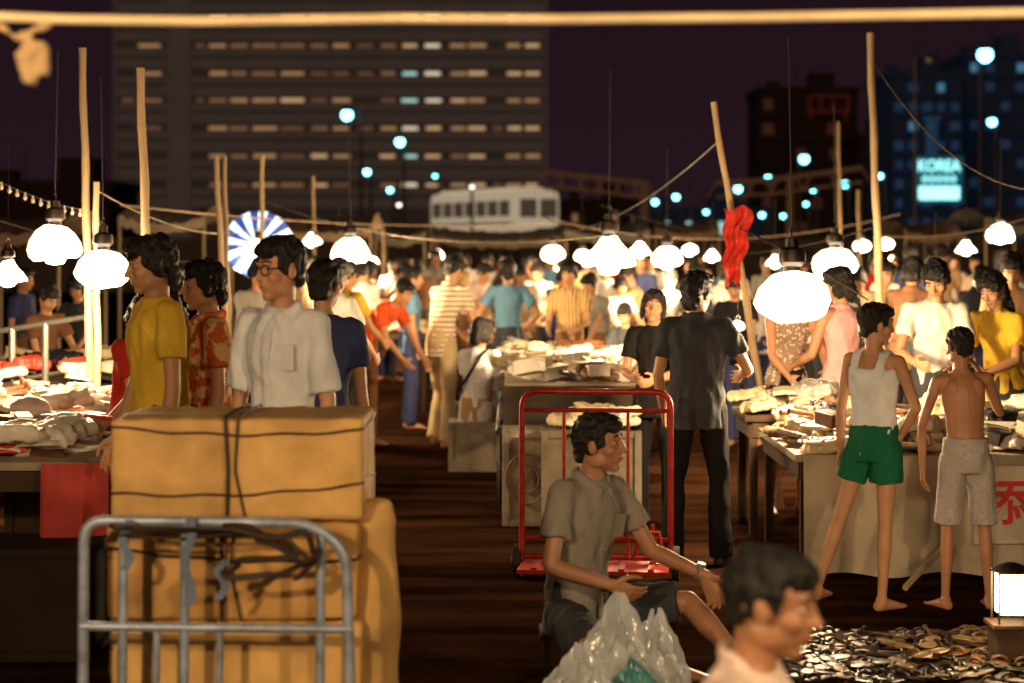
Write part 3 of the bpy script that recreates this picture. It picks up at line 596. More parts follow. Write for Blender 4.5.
# ribs fan out radially from a hub; the canopy is tilted towards the aisle
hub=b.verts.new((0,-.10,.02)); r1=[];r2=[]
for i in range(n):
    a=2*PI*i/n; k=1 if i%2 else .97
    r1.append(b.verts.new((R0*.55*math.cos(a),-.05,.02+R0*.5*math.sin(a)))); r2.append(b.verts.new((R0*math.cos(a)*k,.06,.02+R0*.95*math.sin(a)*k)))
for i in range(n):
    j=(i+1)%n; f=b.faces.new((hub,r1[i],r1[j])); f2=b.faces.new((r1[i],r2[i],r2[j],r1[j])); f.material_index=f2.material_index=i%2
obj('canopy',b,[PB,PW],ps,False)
b=N(); cone(b,(0,.03,-1.76),(0,.03,.1),.015,.012,8); obj('parasol_pole',b,TANK,ps)
# ---------------------------------------------------------------- office block
WALL=mat('block_wall',(.14,.10,.085),.9,var=.15,vscale=.3,emit=.006,ecol=(1,.72,.62)); BAND=mat('block_band',(.17,.125,.10),.9,var=.25,vscale=.2,emit=.019,ecol=(1,.74,.62))  # wall and band emission stands in for street light on the block
AM=[mat('amber_window_%s'%k,(.5,.3,.15),.5,emit=e,ecol=c,var=.5,vscale=.6) for k,e,c in(('bright',.50,(1,.62,.32)),('warm',.30,(1,.55,.26)),('dim',.16,(1,.5,.26)),('faint',.08,(1,.5,.3)))]; AMB2=AM[2]
CYW=mat('teal_window',(.3,.5,.5),.5,emit=.7,ecol=(.5,.95,.85)); CRW=mat('cream_window',(.7,.7,.5),.5,emit=.7,ecol=(1,.85,.6))
YB=215
bb=empty('office_block',P(330,262,YB),0,'huge multi-storey block with rows of lit strip windows behind the market','building'); bb.location.z=0; ox=bb.location.x
def bp(px,py,Y=YB): q=P(px,py,Y); return V((q.x-ox,q.y-YB,q.z))
def slab(bm,x0,x1,y0,y1,d0,d1):
    a=bp(x0,y1); c=bp(x1,y0); 
    box(bm,((a.x+c.x)/2,(d0+d1)/2,(a.z+c.z)/2),(c.x-a.x,abs(d1-d0),c.z-a.z))
b=N(); slab(b,115,545,-60,266,1.0,22); obj('wall',b,WALL,bb,False)
for x0,x1 in((545.2,548),(112,114.8),(166,190)): b=N(); slab(b,x0,x1,-57,266,.60,.99); obj('corner_pier',b,BAND,bb,False)
rows=[-11,17,45,73,100,128,156,185]
rnd=random.Random(3)
for y in rows:
    b=N(); slab(b,116,165,y+3,y+10,0.6,.98); slab(b,191,544,y+3,y+10,0.6,.98); slab(b,116,165,y+13,y+23,0.7,.98); slab(b,191,544,y+13,y+23,0.7,.98)
    obj('floor_band',b,BAND,bb,False)
for r_,y in enumerate(rows):
    for (x0,x1) in((120,132),(136,160),(194,204),(207,226),(228,247),(251,276),(279,304),(309,328),(331,350),(356,374),(379,396),(401,418),(424,441),(449,466),(468,486),(492,503),(506,522),(524,541)):
        if y>150 and x0<200: continue
        q=rnd.random()
        if x0 in(120,194,356,492) : m=AM[3] if q<.5 else None
        elif x0 in(401,424) and r_>0: m=CYW if (r_ in(3,4,6) and x0==401) else CRW if q<.3 else AM[0]
        elif x0 in(451,468,506,524): m=AM[0] if q<.5 else AM[1]
        else: m=AM[0] if q<.22 else AM[1] if q<.55 else AM[2] if q<.85 else AM[3]
        if m is None: continue
        b=N(); slab(b,x0+rnd.uniform(0,2),x1-rnd.uniform(0,2),y-1.6-rnd.uniform(0,.8),y+1.4,.86,.99); obj('window',b,m,bb,False)
b=N(); box(b,(0,0,1.1),(90,.5,2.2)); box(b,(0,-.3,2.1),(90,.12,.3))
for i in range(30): box(b,(-44+i*3,-.45,1.0),(.3,.3,2.0))
tag(obj('parapet_wall',b,mat('parapet_concrete',(.16,.11,.08),.9),loc=(-10,84,0)),'long low concrete wall behind the market under the office block','wall')
b=N(); box(b,(0,0,.85),(90,24,1.7)); tag(obj('raised_road',b,mat('raised_asphalt',(.04,.03,.025),.9),loc=(-10,97,0)),None,None,kind='structure')
# ---------------------------------------------------------------- bus
th=R(62); bus=empty('bus',V(((515-512)/2000*90,90,1.7)),PI-th,'cream single-deck bus with a row of dark windows on the raised road beyond the crowd','bus')
BW=mat('bus_cream_paint_lit',(.75,.68,.52),.4,emit=.34,ecol=(1,.82,.56)); BGL=mat('bus_glass',(.05,.045,.04),.15,emit=.05,ecol=(1,.7,.45)); Wb=-2.4  # bus body and glass emit; light on the bus is painted in
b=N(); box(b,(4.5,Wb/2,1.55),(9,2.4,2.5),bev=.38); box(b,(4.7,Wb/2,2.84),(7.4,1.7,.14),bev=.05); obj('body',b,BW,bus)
for i in range(7):
    for yy in(.01,Wb-.01):
        b=N(); box(b,(1.0+i*1.17,yy,1.95),(.95,.05,.72),bev=.022); obj('window',b,BGL,bus)
for yy in(-.68,-1.72):
    b=N(); box(b,(-.01,yy,1.95),(.05,.86,.85),bev=.022); obj('windscreen',b,BGL,bus)
b=N(); box(b,(4.5,.025,1.25),(8.3,.04,.10)); obj('trim_strip',b,mat('bus_brown_trim',(.3,.12,.06),.5),bus)
for xw in(1.8,7):
    for yy in(-.13,Wb+.13):
        b=N(); cone(b,(xw,yy-.14,.45),(xw,yy+.14,.45),.45,.45,20); obj('wheel',b,WIRE,bus)
# ---------------------------------------------------------------- right buildings
BLW=mat('blue_lit_wall',(.04,.055,.10),.9,emit=.006,ecol=(.12,.35,.8)); BLB=mat('blue_window',(.06,.12,.25),.5,emit=.05,ecol=(.10,.36,.9),var=.6,vscale=.3); BLC=mat('bright_blue_window',(.1,.2,.3),.5,emit=.25,ecol=(.2,.6,1)); BRW=mat('far_brown_wall',(.05,.025,.022),.9)  # wall emission paints in the blue light falling on the towers
def block(x0,x1,ytop,Y,m,wm,nx,ny,label,frac=.5,depth=12,extra=None):
    a=P(x0,ytop,Y); c=P(x1,262,Y); r=empty('tower_block',((a.x+c.x)/2,Y,0),0,label,'building'); W=c.x-a.x; H=a.z
    b=N(); box(b,(0,depth/2,H/2),(W,depth,H)); obj('wall',b,m,r,False)
    b=N(); box(b,(0,depth/2,H+.3),(W+.6,depth+.6,.6)); box(b,(W*.2,depth/2,H+1.6),(W*.25,depth*.3,2)); box(b,(-W*.3,depth/2,H+1.1),(W*.12,depth*.2,1.1)); sweep(b,[(-W*.1,2,H+.6),(-W*.1,2,H+3)],.06,5); obj('roof',b,m,r,False)
    for j in range(1,ny):
        b=N(); box(b,(0,-.25,H*j/ny),(W*.98,.46,.25)); obj('balcony_ledge',b,m,r,False)
    for i in range(nx):
        for j in range(ny):
            if rnd.random()<frac:
                b=N(); cx=-W/2+W*(i+.5)/nx; cz=H*(j+.5)/ny; ww=rnd.uniform(.4,.75); box(b,(cx,-.03,cz),(W/nx*ww,.08,H/ny*.45)); box(b,(cx,-.09,cz),(.08,.06,H/ny*.45)); obj('window',b,extra if extra and rnd.random()<.12 else wm,r,False)
    return r,W,H
block(892,962,78,170,BLW,BLB,5,10,'tall blue-lit building with the cyan sign near the right edge',.6,extra=BLC)
block(966,1045,58,185,BLW,BLB,5,11,'tallest blue-lit building at the right edge',.5,extra=BLC)
block(760,858,92,230,BRW,mat('dull_red_window',(.2,.08,.06),.5,emit=.018,ecol=(1,.3,.15)),6,7,'dim brown building with a red neon sign on its roof',.3)
block(858,893,140,210,BRW,BLB,3,5,'narrow dim building between the brown and the blue-lit ones',.3)
block(560,640,205,190,BRW,AMB2,8,2,'low dark building behind the gantry arm',.4)
block(640,770,214,180,BLW,CYW,12,2,'long low building right of centre in the background',.12)
block(-40,110,188,160,BRW,AMB2,10,2,'low dark building behind the left poles',.2)
b=N(); c0=P(829,104,229)
for dz in(-.9,.9): box(b,(0,0,dz),(4.6,.3,.22))
for dx in(-2.2,-.9,.5,2.2): box(b,(dx,0,0),(.22,.3,1.8))
for dx in(-2,2): box(b,(dx,.2,-1.2),(.2,.2,1.4))
tag(obj('neon_sign',b,mat('red_neon',(.2,.03,.02),.5,emit=.03,ecol=(1,.12,.06)),loc=c0,smooth=False),'dull red neon frame on the brown roof','sign')
def text(s,size,m,name,parent,loc,rot=(PI/2,0,0),ext=.004,width=1,off=.012):
    cu=bpy.data.curves.new(name,'FONT'); cu.body=s; cu.size=size; cu.extrude=ext; cu.align_x='CENTER'; cu.align_y='CENTER'; cu.offset=size*off
    o=bpy.data.objects.new(name,cu); COL.objects.link(o); dg=bpy.context.evaluated_depsgraph_get(); me=bpy.data.meshes.new_from_object(o.evaluated_get(dg)); bpy.data.objects.remove(o)
    me.materials.clear(); me.materials.append(m); q=obj(name,None,None,parent,me=me); q.location=loc; q.rotation_euler=rot; q.scale=(width,1,1); return q
sg=empty('shop_sign',P(939,180,168.5),0,'glowing cyan sign reading KOREA on the blue-lit building','sign')
b=N(); box(b,(0,.15,0),(4.1,.25,4.0),bev=.05); obj('sign_board',b,mat('sign_board_blue',(.02,.10,.16),.5,emit=.10,ecol=(.05,.5,.75)),sg)
CYT=mat('cyan_letters',(.6,1,1),.5,emit=1.7,ecol=(.35,1,1)); text('KOREA',1.35,CYT,'lettering',sg,(0,-.03,1.15),ext=.05,width=.82)
b=N(); box(b,(0,-.05,-1.1),(3.4,.1,1.1),bev=.1); obj('lit_panel',b,mat('white_cyan_panel',(.7,1,1),.5,emit=1.4,ecol=(.45,1,.95)),sg)
for k,xx in enumerate((-1.2,-.6,0,.6,1.2)): b=N(); sweep(b,[(xx+.17*math.cos(a),-.08,.08+.24*math.sin(a)) for a in[2*PI*i/12 for i in range(12)]],.06,5,True); obj('neon_loop',b,CYT,sg)
b=N(); box(b,(0,0,0),(1.0,.3,3.2),bev=.1); box(b,(0,0,1.8),(1.4,.3,.3)); tag(obj('vertical_sign',b,mat('teal_sign',(.04,.15,.25),.5,emit=.05,ecol=(.1,.45,1)),loc=P(932,140,168.4)),'dim blue vertical sign above the cyan sign','sign')
# ---------------------------------------------------------------- street lamps
SP=mat('lamp_post_grey',(.12,.09,.08),.5,.3); CY=mat('cyan_lamp_glow',(.4,1,1),.4,emit=9,ecol=(.22,.88,1))
def street(px,py,Y,rpx,label,arm=0,glow=CY,post=None):
    c=P(px,py,Y); r=empty('street_lamp',(c.x,Y,0),0,label,'street lamp','street lamps beyond the market'); rr=rpx/2000*Y; h=c.z
    ax=arm/2000*Y; b=N(); cone(b,(ax,0,0),(ax,0,h+rr*.6),.10*Y/100,.06*Y/100,8); 
    if arm: sweep(b,[(ax,0,h+rr*.6),(ax*.5,0,h+rr*1.5),(0,0,h+rr*1.2)],.05*Y/100,6)
    obj('post',b,SP,r)
    b=N(); lathe(b,[(.0,rr*1.5),(rr*.5,rr*1.4),(rr*1.15,rr*.75),(rr*1.05,rr*.65)],n=14,c=(0,0,h)); obj('lamp_cap',b,SP,r)
    b=N(); ball(b,(0,0,h),(rr,rr,rr)); obj('lamp_globe',b,glow,r)
for i,a in enumerate([(347,115,110,5.5,'largest cyan street light on the left, in front of the office block'),(400,142,115,4.5,'cyan street light right of and below the largest left one'),(367,172,120,3.2,'small cyan light under the left pair'),(390,190,125,2.6,'smallest cyan light left of the bus'),
 (804,159,110,4.5,'brightest cyan light right of the leaning pole'),(768,178,120,3,'cyan light just left of the brightest centre right one'),(738,189,120,3.6,'cyan light directly right of the leaning pole'),(845,184,125,3.4,'cyan light left of the tall right bamboo pole'),
 (762,215,130,2.6,'low cyan light above the big lamp'),(655,202,125,2.8,'cyan light beside the gantry post'),(676,197,130,3,'cyan light right of the gantry post'),(985,55,60,7.5,'large cyan street light in the upper right corner'),(992,122,90,4.2,'cyan street light below the upper right one'),
 (880,176,130,2.6,'cyan light right of the tall right bamboo pole'),(783,216,140,2.2,'faint low cyan light near the right gantry'),(806,204,140,2,'faint cyan light under the brightest centre right one'),(813,190,135,2.2,'tiny cyan light right of the brightest centre right one'),(435,176,130,1.8,'tiny cyan light above the bus roof'),(706,212,140,2.2,'tiny cyan light left of the leaning pole')]):
    street(*a,arm=14 if i in(0,) else (-5 if i in(4,11) else 4))
WG=mat('white_lamp_glow',(1,1,.9),.4,emit=3,ecol=(1,.95,.8))
street(472,187,80,2.2,'small white street lamp directly above the bus windows',0,WG)
street(929,60,45,4,'tall unlit street lamp left of the blue-lit towers',-14,mat('lamp_dull_glass',(.3,.28,.25),.3))
street(399,205,82,2.2,'small white street lamp left of the bus',0,WG)
def gantry(pts,post,Y,label):
    r=empty('gantry',(0,0,0),0,label,'gantry'); G=mat('gantry_brown_steel',(.26,.14,.08),.6,.2,emit=.02,ecol=(1,.5,.25))  # steel given a faint warm emission as painted light
    b=N(); A=[P(x,y,Y) for x,y in pts]; sweep(b,A,.09,6); sweep(b,[p-V((0,0,.42)) for p in A],.06,6)
    for i in range(12):
        t=i/11; n=len(A)-1; k=min(int(t*n),n-1); q=A[k].lerp(A[k+1],t*n-k); sweep(b,[q,q+V((.25*(1 if i%2 else -1),0,-.42))],.035,6)
    obj('arm',b,G,r); b=N(); p=P(post[0],post[1],Y); cone(b,(p.x,Y,0),(p.x,Y,p.z),.14,.11,8); obj('post',b,G,r)
gantry([(546,172),(600,178),(648,184)],(645,182),60,'brown steel gantry arm left of centre right of the bus')
gantry([(716,183),(770,180),(862,168)],(790,174),60,'brown steel gantry arm behind the leaning pole')
# ---------------------------------------------------------------- canopies
def canopy(x0,x1,py,Y,d,m,label,post=True):
    a=P(x0,py,Y); c=P(x1,py,Y); r=empty('stall_canopy',((a.x+c.x)/2,Y,0),0,label,'canopy','cloth canopies over far stalls'); W=c.x-a.x; H=a.z
    b=N(); nx,ny=20,6; G=[[b.verts.new((-W/2+W*i/nx,d*j/ny,H+.22*math.sin(PI*j/ny)-.12*math.sin(PI*i/nx)+random.uniform(-.03,.03))) for i in range(nx+1)] for j in range(ny+1)]
    for j in range(ny):
        for i in range(nx): b.faces.new((G[j][i],G[j][i+1],G[j+1][i+1],G[j+1][i]))
    H2=[b.verts.new((v.co.x,-.01,v.co.z-.12-random.uniform(0,.05))) for i,v in enumerate(G[0])]
    for i in range(nx): b.faces.new((G[0][i],H2[i],H2[i+1],G[0][i+1]))
    obj('cloth_roof',b,m,r)
    for sx_ in(-1,1):
        for dy in(0.02,d): 
            b=N(); cone(b,(sx_*W*.485,dy,0),(sx_*W*.485,dy,H+.0),.025,.02,8); obj('post',b,BAM,r)
CB=mat('brown_canvas',(.22,.14,.08),.9); CG=mat('grey_green_canvas',(.16,.15,.11),.9); CT=mat('pale_canvas',(.36,.28,.19),.9)
canopy(118,205,216,30,3,CT,'pale canvas canopy behind the thick left bamboo pole')
canopy(270,372,226,32,3,CB,'brown canvas canopy right of the striped parasol')
canopy(375,425,232,38,3,CG,'small dark canopy at the head of the aisle')
canopy(430,560,236,42,3,CT,'long pale canopy below the bus')
canopy(565,650,230,38,3,CG,'dark canopy behind the wide centre lamp')
canopy(655,720,228,40,3,CB,'brown canopy left of the leaning pole')
canopy(905,960,230,36,3,CB,'brown canopy under the cyan sign')
canopy(985,1060,218,34,3,CG,'dark canopy at the right edge')
canopy(-60,60,226,26,3,CB,'brown canopy at the left edge behind the lamps')
# ---------------------------------------------------------------- stalls and goods
WOOD=mat('worn_wood',(.06,.035,.02),.8,bump=.3,bscale=12,stretch=(1,6,1),spec=.2); STEEL=mat('grey_steel_tube',(.34,.40,.52),.42,.35,var=.45,vscale=14,bump=.1)
PAPER=mat('paper_pages',(.65,.56,.42),.8)
SHEET=mat('stall_sheet',(.34,.28,.20),.85,bump=.3,bscale=12,var=.3,vscale=3)
def table(x0,x1,y0,y1,z,label,m=WOOD,sheet=None):
    r=empty('stall_table',((x0+x1)/2,(y0+y1)/2,0),0,label,'table'); W=x1-x0; D=y1-y0
    b=N(); box(b,(0,0,z-.02),(W,D,.04),bev=.008); obj('tabletop',b,sheet or m,r)
    b=N()
    for s in(-1,1): box(b,(0,s*(D/2-.04),z-.09),(W-.1,.03,.09)); box(b,(s*(W/2-.04),0,z-.09),(.03,D-.12,.09))
    obj('apron',b,m,r)
    for sx_ in(-1,1):
        for sy in(-1,1): b=N(); box(b,(sx_*(W/2-.06),sy*(D/2-.07),(z-.045)/2),(.05,.05,z-.05),bev=.005); obj('leg',b,m,r)
    return r
def proto_booklet():
    b=N(); W,D=.16,.22
    for lay,(zz,t) in enumerate(((0,.003),(.003,.016),(.019,.003))):
        nx=8; s0=.0 if lay!=1 else .004
        top=[];bot=[]
        for i in range(nx+1):
            u=i/nx; x=-W/2+s0+(W-2*s0)*u; cz=zz+.012*math.sin(u*PI)*.6
            top.append([b.verts.new((x,y,cz+t)) for y in(-D/2+s0,D/2-s0)]); bot.append([b.verts.new((x,y,cz)) for y in(-D/2+s0,D/2-s0)])
        for i in range(nx):
            fs=[(top[i][0],top[i+1][0],top[i+1][1],top[i][1]),(bot[i][1],bot[i+1][1],bot[i+1][0],bot[i][0]),(bot[i][0],bot[i+1][0],top[i+1][0],top[i][0]),(top[i][1],top[i+1][1],bot[i+1][1],bot[i][1])]
            for f in fs: b.faces.new(f).material_index=1 if lay==1 else 0
        b.faces.new((bot[0][1],bot[0][0],top[0][0],top[0][1])); b.faces.new((bot[nx][0],bot[nx][1],top[nx][1],top[nx][0]))
    me=bpy.data.meshes.new('magazine'); b.to_mesh(me); b.free(); me.materials.append(PAPER); me.materials.append(PAPER); return me
def proto_garment(i):
    b=N(); box(b,(0,0,.03),(.24,.30,.05),bev=.015); box(b,(.0,.02,.065),(.20,.24,.03),bev=.01); sweep(b,[(.05*math.cos(a),-.09+.035*math.sin(a),.085) for a in[2*PI*k/12 for k in range(12)]],.009,6,True)
    me=remesh(b,.009,2,.016,14,i); me.materials.append(PAPER); return me
def proto_purse():
    b=N(); ball(b,(0,0,.05),(.12,.07,.05)); ball(b,(0,0,.08),(.085,.05,.03)); sweep(b,[(.08*math.cos(a),.09*math.sin(a),.07) for a in[PI*k/12 for k in range(13)]],.008,6)
    me=remesh(b,.008,2,.006,14,3); me.materials.append(PAPER); return me
def proto_carton():
    b=N(); box(b,(0,0,.035),(.17,.11,.07),bev=.003); box(b,(0,0,.078),(.178,.118,.018),bev=.003); box(b,(.02,-.0,.088),(.08,.06,.003))
    me=bpy.data.meshes.new('carton'); b.to_mesh(me); b.free(); me.materials.append(PAPER); return me
def proto_sandal():
    b=N()
    for s in(-1,1):
        loft(b,[(V((s*.055,-.12,.012)),V((1,0,0)),V((0,0,1)),.018,.010),(V((s*.055,-.08,.012)),V((1,0,0)),V((0,0,1)),.036,.012),(V((s*.055,-.02,.012)),V((1,0,0)),V((0,0,1)),.038,.012),(V((s*.055,.05,.016)),V((1,0,0)),V((0,0,1)),.028,.014),(V((s*.055,.12,.02)),V((1,0,0)),V((0,0,1)),.026,.018)],12)
        sweep(b,[V((s*.055+.036*math.cos(a),-.055,.014+.045*math.sin(a))) for a in[PI*k/10 for k in range(11)]],.011,6)
    me=bpy.data.meshes.new('sandals'); b.to_mesh(me); b.free(); me.materials.append(PAPER); return me
PR={'magazine':[proto_booklet()],'folded_garment':[proto_garment(1),proto_garment(5)],'handbag':[proto_purse()],'carton':[proto_carton()],'pair_of_sandals':[proto_sandal()]}
GC={'white':mat('goods_white',(.70,.65,.54),.5),'red':mat('goods_red',(.55,.04,.025),.5),'black':mat('goods_black',(.02,.018,.018),.25),'cream':mat('goods_cream',(.55,.43,.26),.55),'blue':mat('goods_blue',(.08,.14,.22),.5),'grey':mat('goods_grey',(.28,.26,.23),.35),'brown':mat('goods_brown',(.20,.09,.045),.4),'pink':mat('goods_pink',(.58,.24,.18),.5)}
def goods(n,x0,x1,y0,y1,z,cols,kinds,where,grp,seed,stack=.09):
    rr=random.Random(seed)
    for i in range(n):
        k=rr.choice(kinds); c=rr.choice(cols); o=obj(k,None,None,None,me=rr.choice(PR[k])); setmat(o,GC[c])
        o.location=(rr.uniform(x0,x1),rr.uniform(y0,y1),z+.002+rr.random()**2*stack); o.rotation_euler=(rr.uniform(-.2,.2),rr.uniform(-.2,.2),rr.uniform(0,6.28)); s=rr.uniform(.65,1.1); o.scale=(s,s,s)
        tag(o,f"{c} {k.replace('_',' ')} {where}",k.replace('_',' ').split()[-1],f'{c} {k.replace("_"," ")} goods {grp}')
table(-4.2,-1.92,8.95,12.4,.80,'long wooden table of the left stall',sheet=SHEET)
goods(230,-3.4,-2.0,9.05,12.3,.80,['white','red','red','cream','grey','pink','white','brown'],['magazine','folded_garment','magazine','carton','pair_of_sandals','magazine','handbag'],'lying on the left stall table','on the left stall',1,.12)
table(-5.2,-2.6,12.8,15.6,.86,'second table behind the left stall table')
goods(60,-4.2,-2.75,12.9,15.5,.86,['white','cream','black','red'],['magazine','folded_garment','carton'],'on the table behind the left stall','behind the left stall',2)
table(-.05,.85,13.4,17.2,.86,'long table of the centre stall piled with papers',sheet=SHEET)
goods(130,-.0,.8,13.5,17.1,.86,['white','cream','cream','grey','brown','brown'],['magazine','magazine','folded_garment','carton'],'on the centre stall table','on the centre stall',3,.06)
table(1.48,4.6,10.45,12.05,.68,'long table of the right stall behind the two boys',sheet=SHEET)
goods(240,1.55,3.6,10.5,12.0,.68,['white','cream','cream','grey','white','brown','black'],['magazine','folded_garment','carton','pair_of_sandals','magazine','magazine'],'spread on the right stall table','on the right stall',4,.15)
table(1.42,2.25,12.2,12.95,.74,'small table in front of the spotted top')
goods(40,1.5,2.2,12.25,12.9,.74,['white','cream','grey','black'],['magazine','folded_garment','carton'],'on the small table near the spotted top','on the small right table',5,.13)
table(-1.6,-.9,21.5,26,.8,'far table left of the aisle'); goods(20,-1.55,-.95,21.6,25.8,.8,['white','cream','red'],['magazine','folded_garment'],'on the far table left of the aisle','on the far left table',6)
def drape(x0,x1,Y,z1,z0,m,label,n=60,amp=.03,name='table_cloth'):
    b=N(); nz=14; G=[]
    for j in range(nz+1):
        row=[]
        for i in range(n+1):
            u=i/n; v=j/nz; x=x0+(x1-x0)*u; y=Y-amp*(.3+v)*(.5+.5*math.sin(u*(x1-x0)*14+math.sin(u*9)*1.5))-.006; z=z1+(z0-z1)*v+.012*v*math.sin(u*31)
            row.append(b.verts.new((x,y,z)))
        G.append(row)
    for j in range(nz):
        for i in range(n): b.faces.new((G[j][i],G[j+1][i],G[j+1][i+1],G[j][i+1]))
    return tag(obj(name,b,m),label,'cloth')
drape(1.52,4.5,10.44,.675,.06,mat('stall_cloth_cream',(.48,.41,.31),.85,bump=.3,bscale=14,var=.4,vscale=2.5),'off-white cloth hanging in front of the right stall with red characters',90,.045)
drape(-.06,.86,13.39,.84,.30,mat('centre_stall_cloth',(.05,.035,.025),.85,var=.35,vscale=3),'dark cloth hanging off the near end of the centre stall table',30)
REDP=mat('red_paint',(.60,.02,.015),.6,emit=.04,ecol=(1,.05,.03))  # red paint with slight emission added to brighten the characters
bn=empty('painted_banner',(2.57,10.34,.43),0,'red Chinese character painted on white cloth at the right edge','banner')
b=N(); box(b,(.32,.016,0),(1.0,.006,.40)); obj('banner_cloth',b,mat('banner_white',(.60,.54,.43),.85,bump=.3,bscale=12),bn)
for i,ch in enumerate('添涼品'): text(ch,.25,REDP,'lettering',bn,(-.01+i*.29,.0,.0),ext=.004,off=.014)
drape(-2.1,-1.80,8.93,.80,.40,mat('red_table_cloth',(.45,.05,.04),.8,bump=.4,bscale=8),'red cloth hanging off the corner of the left stall table',20,.06)
b=N(); A=[P(-40,338,13.6),P(12,329,13.6),P(92,316,13.6)]; sweep(b,A,.020,8); sweep(b,[p-V((0,0,.35)) for p in A],.016,8)
for x,y in((12,329),(45,324),(90,316)): q=P(x,y,13.6); cone(b,(q.x,q.y,0),q,.024,.024,8)
tag(obj('metal_railing',b,mat('pale_steel_rail',(.20,.20,.18),.35,.7)),'pale metal railing behind the left stall goods','railing')
def crate(px,Y,w,d,h,m,label,z=0,rz=0,emb=False,name='wooden_crate'):
    r=empty(name,((px-512)/2000*Y,Y,z),rz,label,'crate'); b=N(); box(b,(0,0,h/2),(w-.03,d-.03,h-.01)); obj('panel',b,m,r,False)
    b=N()
    for sx_ in(-1,1):
        for sy in(-1,1): box(b,(sx_*(w/2-.02),sy*(d/2-.02),h/2),(.045,.045,h),bev=.004)
    for zz in(.02,h-.02):
        for sy in(-1,1): box(b,(0,sy*(d/2-.01),zz),(w-.09,.024,.04))
        for sx_ in(-1,1): box(b,(sx_*(w/2-.01),0,zz),(.024,d-.09,.04))
    obj('frame',b,m,r,False)
    if emb:
        b=N(); sweep(b,[(.13*math.cos(a),-d/2-.004,h*.5+.16*math.sin(a)) for a in[2*PI*k/28 for k in range(28)]],.007,6,True)
        sweep(b,[(.08*math.cos(a),-d/2-.004,h*.5+.09*math.sin(a)) for a in[2*PI*k/28 for k in range(28)]],.006,6,True); sweep(b,[(-.05,-d/2-.004,h*.5-.05),(0,-d/2-.004,h*.5+.07),(.05,-d/2-.004,h*.5-.05)],.008,6); obj('round_emblem',b,mat('emblem_brown',(.2,.1,.07),.7),r)
    return r
PAL=mat('pale_painted_wood',(.30,.25,.18),.7,bump=.3,bscale=10,var=.5)
crate(478,15.98,.46,.4,.39,PAL,'pale crate the seated person sits on')
crate(526,12.9,.30,.45,.60,PAL,'pale crate with a round emblem left of the red trolley',emb=True)
crate(590,12.7,.62,.5,.62,mat('cream_crate_wood',(.17,.14,.10),.7,bump=.3,bscale=10,var=.5),'cream crate seen through the frame of the red trolley')
crate(450,18.8,.3,.4,.32,WOOD,'brown crate left of the seated person')
crate(30,8.75,.62,.5,.48,mat('dark_crate_wood',(.03,.02,.014),.8,spec=.1),'dark crate on the ground below the left stall')
crate(66,10.2,.5,.5,.6,WOOD,'brown crate under the left stall table')
goods(14,.36,.75,12.55,12.9,.62,['white','cream','grey'],['magazine','folded_garment'],'heaped on the cream crate behind the red trolley','on the cream crate',8,.08)
b=N(); 
for k in range(2):
    c=V((-.08+k*.0,13.6+k*2.6,.3)); sweep(b,[c+V((0,.28*math.cos(a),.28*math.sin(a))) for a in[2*PI*i/24 for i in range(24)]],.025,6,True)
    for i in range(8): a=2*PI*i/8; sweep(b,[c,c+V((0,.28*math.cos(a),.28*math.sin(a)))],.006,5)
sweep(b,[(-.08,13.6,.3),(-.08,16.2,.3)],.03,6); sweep(b,[(-.08,13.2,.55),(-.08,16.9,.55)],.03,6); sweep(b,[(-.08,13.6,.3),(-.08,13.6,.55)],.02,6); sweep(b,[(-.08,16.2,.3),(-.08,16.2,.55)],.02,6)
tag(obj('barrow_frame',b,WIRE),'dark two-wheeled barrow frame beneath the centre stall table','barrow')
# ---------------------------------------------------------------- red trolley
def tubepath(c,rad=.07,n=5):
    out=[]; c=[V(p) for p in c]
    for i,p in enumerate(c):
        if i in(0,len(c)-1): out.append(p); continue
        a=(c[i-1]-p).normalized(); d=(c[i+1]-p).normalized(); s=p+a*rad; e=p+d*rad
        for k in range(n+1): t=k/n; out.append(s*(1-t)**2+p*2*t*(1-t)+e*t*t)
    return out
RT=mat('red_painted_tube',(.45,.03,.015),.4,.2,var=.4,vscale=20,bump=.1)
tr=empty('hand_trolley',((596-512)/2000*10.6,10.6,0),R(-6),'red tubular hand trolley standing behind the seated man','trolley')
b=N(); W=.395; H=1.0
sweep(b,tubepath([(-W,0,.08),(-W,0,H),(W,0,H),(W,0,.08)],.09),.016,10); obj('frame_hoop',b,RT,tr)
for zz in(.90,.22,.12):
    b=N(); sweep(b,[(-W,0,zz),(W,0,zz)],.012,8); obj('crossbar',b,RT,tr)
for xx in(-.17,.17,.30):
    b=N(); sweep(b,[(xx,0,.12),(xx,0,.90 if xx!=.3 else .3)],.009,8); obj('upright',b,RT,tr)
b=N(); box(b,(0,-.15,.09),(.78,.36,.02)); 
for i in range(5): box(b,(-.3+i*.15,-.15,.105),(.03,.34,.012))
obj('toe_plate',b,RT,tr)
for s in(-1,1): b=N(); cone(b,(s*.44,.05,.09),(s*.40,.05,.09),.09,.09,20); ball(b,(s*.45,.05,.09),(.01,.03,.03)); obj('wheel',b,WIRE,tr)
b=N(); sweep(b,[(.20,-.02,.13),(.24,-.03,.26),(.33,-.02,.26),(.36,-.02,.13)],.012,8); obj('latch',b,RT,tr)
